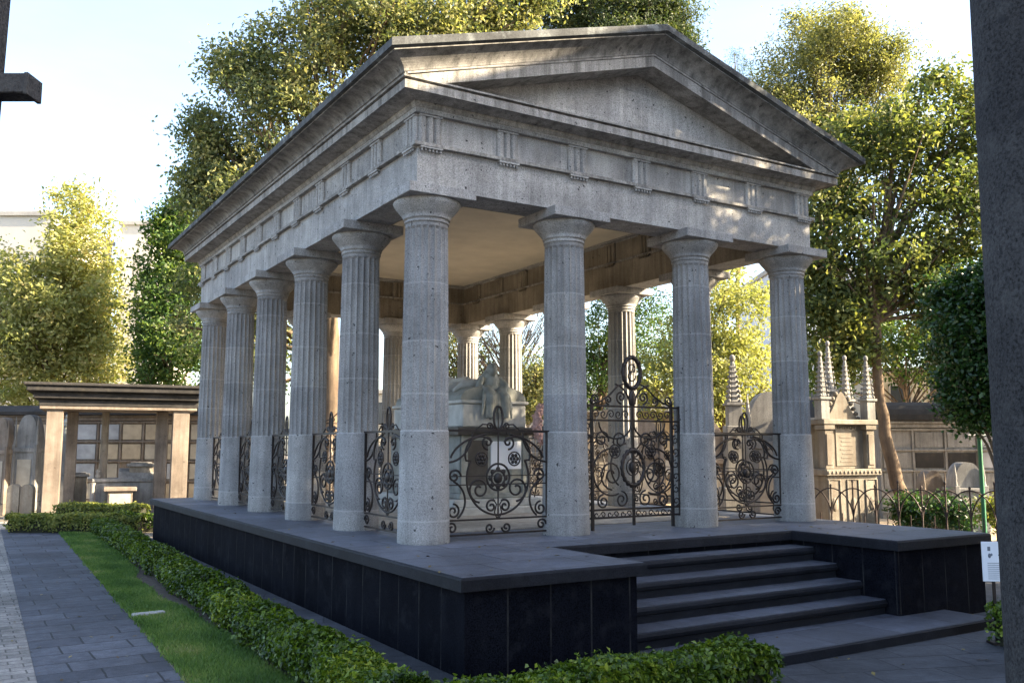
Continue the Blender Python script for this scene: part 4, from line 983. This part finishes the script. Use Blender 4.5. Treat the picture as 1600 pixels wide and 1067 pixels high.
# ------------------------------------------------------------------ trees
def off(px, y, d, base):
    p = at(px,y,d); return (p[0]-base[0], p[1]-base[1], p[2]-base[2])
def T(name, label, px, d, blobs, mat, **kw):
    base = spot(px, d); bl = []
    for (bx, by, rx, ry, n, *dd) in blobs:      # centre and radii as seen, in photo pixels, n leaf clusters
        dz = dd[0] if dd else 0
        bl.append((off(bx,by,d+dz,base), (rx*d/F_PX, max(rx,ry)*.9*d/F_PX, ry*d/F_PX), n))
    return tree(name, label, base, bl, mat, **kw)
GB = "trees around the graveyard"
T("yellow_tree", "bright yellow-green sunlit tree at the left behind the pavilion", 70, 56, [(95,470,90,115,210),(60,560,115,100,260),(112,370,58,85,110),(150,470,45,80,60),(20,500,60,110,110),(150,560,50,60,60)], m_yellow, leaf=.30, per=50, cr=.95, trunk_r=.25, group=GB, limbs=40)
T("green_tree", "slender green tree between the yellow tree and the temple roof", 262, 53, [(258,470,48,120,120),(300,420,50,90,80),(268,350,36,40,40),(290,340,34,50,40),(285,560,60,80,100),(240,560,36,60,50),(272,390,28,50,36)], m_midleaf, leaf=.28, per=55, cr=.9, trunk_r=.2, group=GB, limbs=30)
T("spreading_tree", "huge olive-green tree towering over the temple's left roof edge", 520, 43.5, [(470,150,130,140,210),(640,40,170,120,230),(370,330,75,130,150),(400,480,120,140,180),(560,300,120,150,120),(330,260,45,60,40),(390,110,42,60,40),(760,10,80,70,70),(830,-10,60,60,45),(690,60,110,50,70),(330,210,40,60,40),(540,40,110,80,100),(300,300,28,40,16),(345,100,20,30,12)], m_bigleaf, leaf=.25, per=66, cr=1.0, trunk_r=.5, group=GB, limbs=70)
T("cypress_tree", "dark conifer rising behind the temple roof ridge", 965, 64, [(960,90,120,60,120),(975,10,100,60,110),(1050,70,45,45,40),(890,20,70,55,70),(1040,30,60,50,60)], m_cypress, leaf=.29, per=150, cr=1.1, trunk_r=.3, group=GB, limbs=36, wid=.35)
T("conifer_tree", "small bluish conifer tip just right of the roof ridge", 1155, 58, [(1152,180,26,70,40),(1150,110,12,40,16),(1170,230,34,50,30)], m_needle, leaf=.15, per=110, cr=.6, trunk_r=.2, group=GB, limbs=16, wid=.25)
T("feathery_tree", "tall airy yellow-green tree behind the right roof slope", 1290, 46, [(1300,70,110,55,90),(1230,150,60,80,60),(1370,110,60,60,55),(1270,230,110,110,130),(1390,190,40,60,30)], m_feather, low=.45, leaf=.19, per=170, cr=1.0, trunk_r=.28, group=GB, limbs=40, wid=.45)
bs = spot(1412,33)
T("leaning_tree", "green tree with a bent bare trunk right of the temple", 1412, 33, [(1420,220,90,90,85),(1300,330,75,85,75),(1470,330,85,110,95),(1380,410,110,80,85),(1290,480,50,70,60),(1510,190,50,70,60),(1470,470,70,60,70),(1330,230,50,60,40),(1520,400,50,120,70),(1305,555,40,35,20),(1470,120,40,30,20),(1520,290,50,70,50),(1255,400,30,60,25),(1310,500,55,50,40),(1345,555,40,30,20)], m_rightleaf, low=.62, leaf=.22, per=44, cr=.66, trunk_r=.28, group=GB, limbs=70,
  lean=[(0,0,0), off(1402,755,33,bs), off(1384,680,33,bs), off(1372,600,33,bs), off(1368,480,33,bs), off(1385,330,33,bs), off(1400,210,33,bs)], wid=.55)
T("ficus_tree", "dense dark green clipped tree beside the foreground column", 1560, 21.8, [(1545,520,58,110,130),(1530,600,42,66,80),(1590,560,60,110,80),(1570,450,50,60,50)], m_darkleaf, leaf=.13, per=170, cr=.5, trunk_r=.16, group=GB, limbs=24, wid=.6)
T("yellow_tree", "yellow-green tree framed between the two right front columns", 1130, 44, [(1130,480,75,90,120),(1150,580,70,70,100),(1090,560,60,100,90),(1110,640,60,40,50),(1020,600,35,60,40)], m_yellow, leaf=.23, per=45, cr=.75, trunk_r=.2, group=GB, limbs=34, tmul=.75)
T("green_tree", "dark green tree seen left of the gate wreath through the columns", 930, 50, [(935,540,55,80,90),(1010,520,50,70,60),(900,600,50,50,50),(960,450,60,50,50)], m_midleaf, leaf=.18, per=75, cr=.8, trunk_r=.22, group=GB, limbs=30)
T("bare_tree", "leafless brown tree seen through the columns above the tomb", 800, 47, [(760,530,50,60,40),(820,520,50,60,40),(800,590,60,40,30)], m_bigleaf, leaf=.12, per=6, cr=.8, trunk_r=.18, group=GB, limbs=110)
T("green_tree", "olive tree seen low through the columns right of the tomb", 840, 44, [(840,590,30,50,40),(835,620,40,40,40)], m_bigleaf, leaf=.16, per=75, cr=.6, trunk_r=.14, group=GB, limbs=20, tmul=1.1)
T("broad_tree", "loose green tree seen between the rear columns left of the statue", 715, 52, [(715,560,60,70,60),(690,490,60,50,40),(745,600,50,40,30)], m_bigleaf, leaf=.22, per=40, cr=.9, trunk_r=.22, group="trees around the graveyard", limbs=40)
T("green_tree", "green tree filling the gap behind the leaning trunk and niche wall", 1430, 47, [(1430,540,90,60,110),(1330,510,60,70,70),(1520,520,60,90,90),(1290,580,40,45,30)], m_midleaf, leaf=.24, per=50, cr=.9, trunk_r=.2, group=GB, limbs=34)
T("broad_tree", "broad green tree rising behind the back wall at far left", -70, 58, [(-60,470,120,120,120)], m_midleaf, leaf=.22, per=70, cr=1., trunk_r=.3, group=GB, limbs=30)

T("shrub", "low dark scrubby bush behind the hooped fence by the trunk", 1425, 26.0, [(1425,800,30,30,26)], m_darkleaf, leaf=.12, per=80, cr=.35, trunk_r=.05, limbs=14, cat="shrub", group="shrubs behind the fence")
T("shrub", "low dark scrubby bush behind the hooped fence, nearer the green post", 1490, 25.6, [(1490,805,36,28,30)], m_darkleaf, leaf=.12, per=80, cr=.35, trunk_r=.05, limbs=14, cat="shrub", group="shrubs behind the fence")
T("shrub", "small yellowish shrub at the far right, past the green post", 1556, 24.5, [(1556,800,18,22,16)], m_boxsun, leaf=.12, per=60, cr=.3, trunk_r=.04, limbs=10, cat="shrub", group="shrubs behind the fence")
base = spot(1760,36.5)
tree("shade_tree", "round evergreen out of view at the right, added to shade the niche wall", base, [((0,0,7.),(3.3,3.3,4.2),220)], m_darkleaf, leaf=.26, per=70, cr=.9, trunk_r=.3, group=GB, limbs=24, trunk_top=6)  # unseen tree added to cast shade on the niche wall
base = spot(1775,30.3)
tree("shade_tree", "slim evergreen out of view at the right, added to shade the tombs by the hooped fence", base, [((0,0,6.6),(1.7,1.7,4.2),130)], m_darkleaf, leaf=.24, per=70, cr=.7, trunk_r=.22, group=GB, limbs=20, trunk_top=8)  # second unseen tree, added to shade the tombs behind the fence
# unseen church and tree added right of the camera to shade the temple's front
def cw(d, r): 
    p = CAM+FH*d+RT*r; return Vector((p[0],p[1],G))
ch = thing("church", "unseen grey church flank with buttresses, added right of the forecourt to shade the temple", "church", cw(-6,16.5), PI/2-YAW)
mb = MB(); mb.box(0,-9,0,20.8,0,17.0); mb.build("wall", m_grey, ch)
mb = MB(); mb.box(-.3,-9.3,17.0,21.1,.35,17.5,.05); mb.build("cornice", m_grey, ch)
for i in range(4):
    mb = MB(); mb.box(1.5+i*5.6,.001,0,2.6+i*5.6,.9,12,.03); mb.build("buttress", m_grey, ch)
base = cw(17.1,17.0)
tree("shade_tree", "unseen large evergreen beside the church, added to dapple the temple front with shade", base, [((0,0,9.5),(2.6,3.4,4.0),120),((-.8,-.4,5.2),(2.4,2.6,2.4),110),((.0,.1,14.0),(2.8,3.4,3.8),175),((1.2,.8,11.),(1.6,1.6,3.),70),((-.6,-.4,2.3),(2.4,2.8,2.0),110)], m_darkleaf, leaf=.24, per=50, cr=.9, trunk_r=.4, group=GB, limbs=40, trunk_top=12)

# ------------------------------------------------------------------ light
EL = math.radians(27); AZ = math.radians(7); HS = RT*math.cos(AZ)-FH*math.sin(AZ); SUN = Vector((HS[0]*math.cos(EL), HS[1]*math.cos(EL), math.sin(EL)))
sl = bpy.data.lights.new("sun", 'SUN'); so = bpy.data.objects.new("sun", sl); C.objects.link(so)
sl.energy = 4.3; sl.angle = math.radians(.5); sl.color = (1.,.82,.57)
so.rotation_euler = SUN.to_track_quat('Z','Y').to_euler()
w = bpy.data.worlds.new("World"); scene.world = w; w.use_nodes = True; nt = w.node_tree
sk = nt.nodes.new("ShaderNodeTexSky"); sk.sky_type = 'NISHITA'; sk.sun_disc = False
sk.sun_elevation = EL; sk.sun_rotation = math.atan2(SUN.x, SUN.y); sk.air_density = 1.; sk.dust_density = 2.6; sk.ozone_density = 2.
bg = nt.nodes["Background"]; bg.inputs["Strength"].default_value = .095; tw = NT(nt); tcw = tw.n("ShaderNodeTexCoord"); mpw = tw.n("ShaderNodeMapping"); mpw.inputs["Scale"].default_value = (1.2,1.2,3.5); tw.l(tcw.outputs["Generated"], mpw.inputs["Vector"])
veil = tw.ramp(tw.noise(mpw.outputs[0], 1.6, 6, .6), [(.30,(.11,.08,.05)),(.70,(.40,.33,.28))])   # thin high cloud
tw.l(tw.mix(1., sk.outputs[0], veil, 'ADD'), bg.inputs[0])
vs = scene.view_settings; vs.view_transform = 'Standard'; vs.look = 'None'; vs.exposure = 2.75; vs.gamma = 1; vs.use_curve_mapping = False
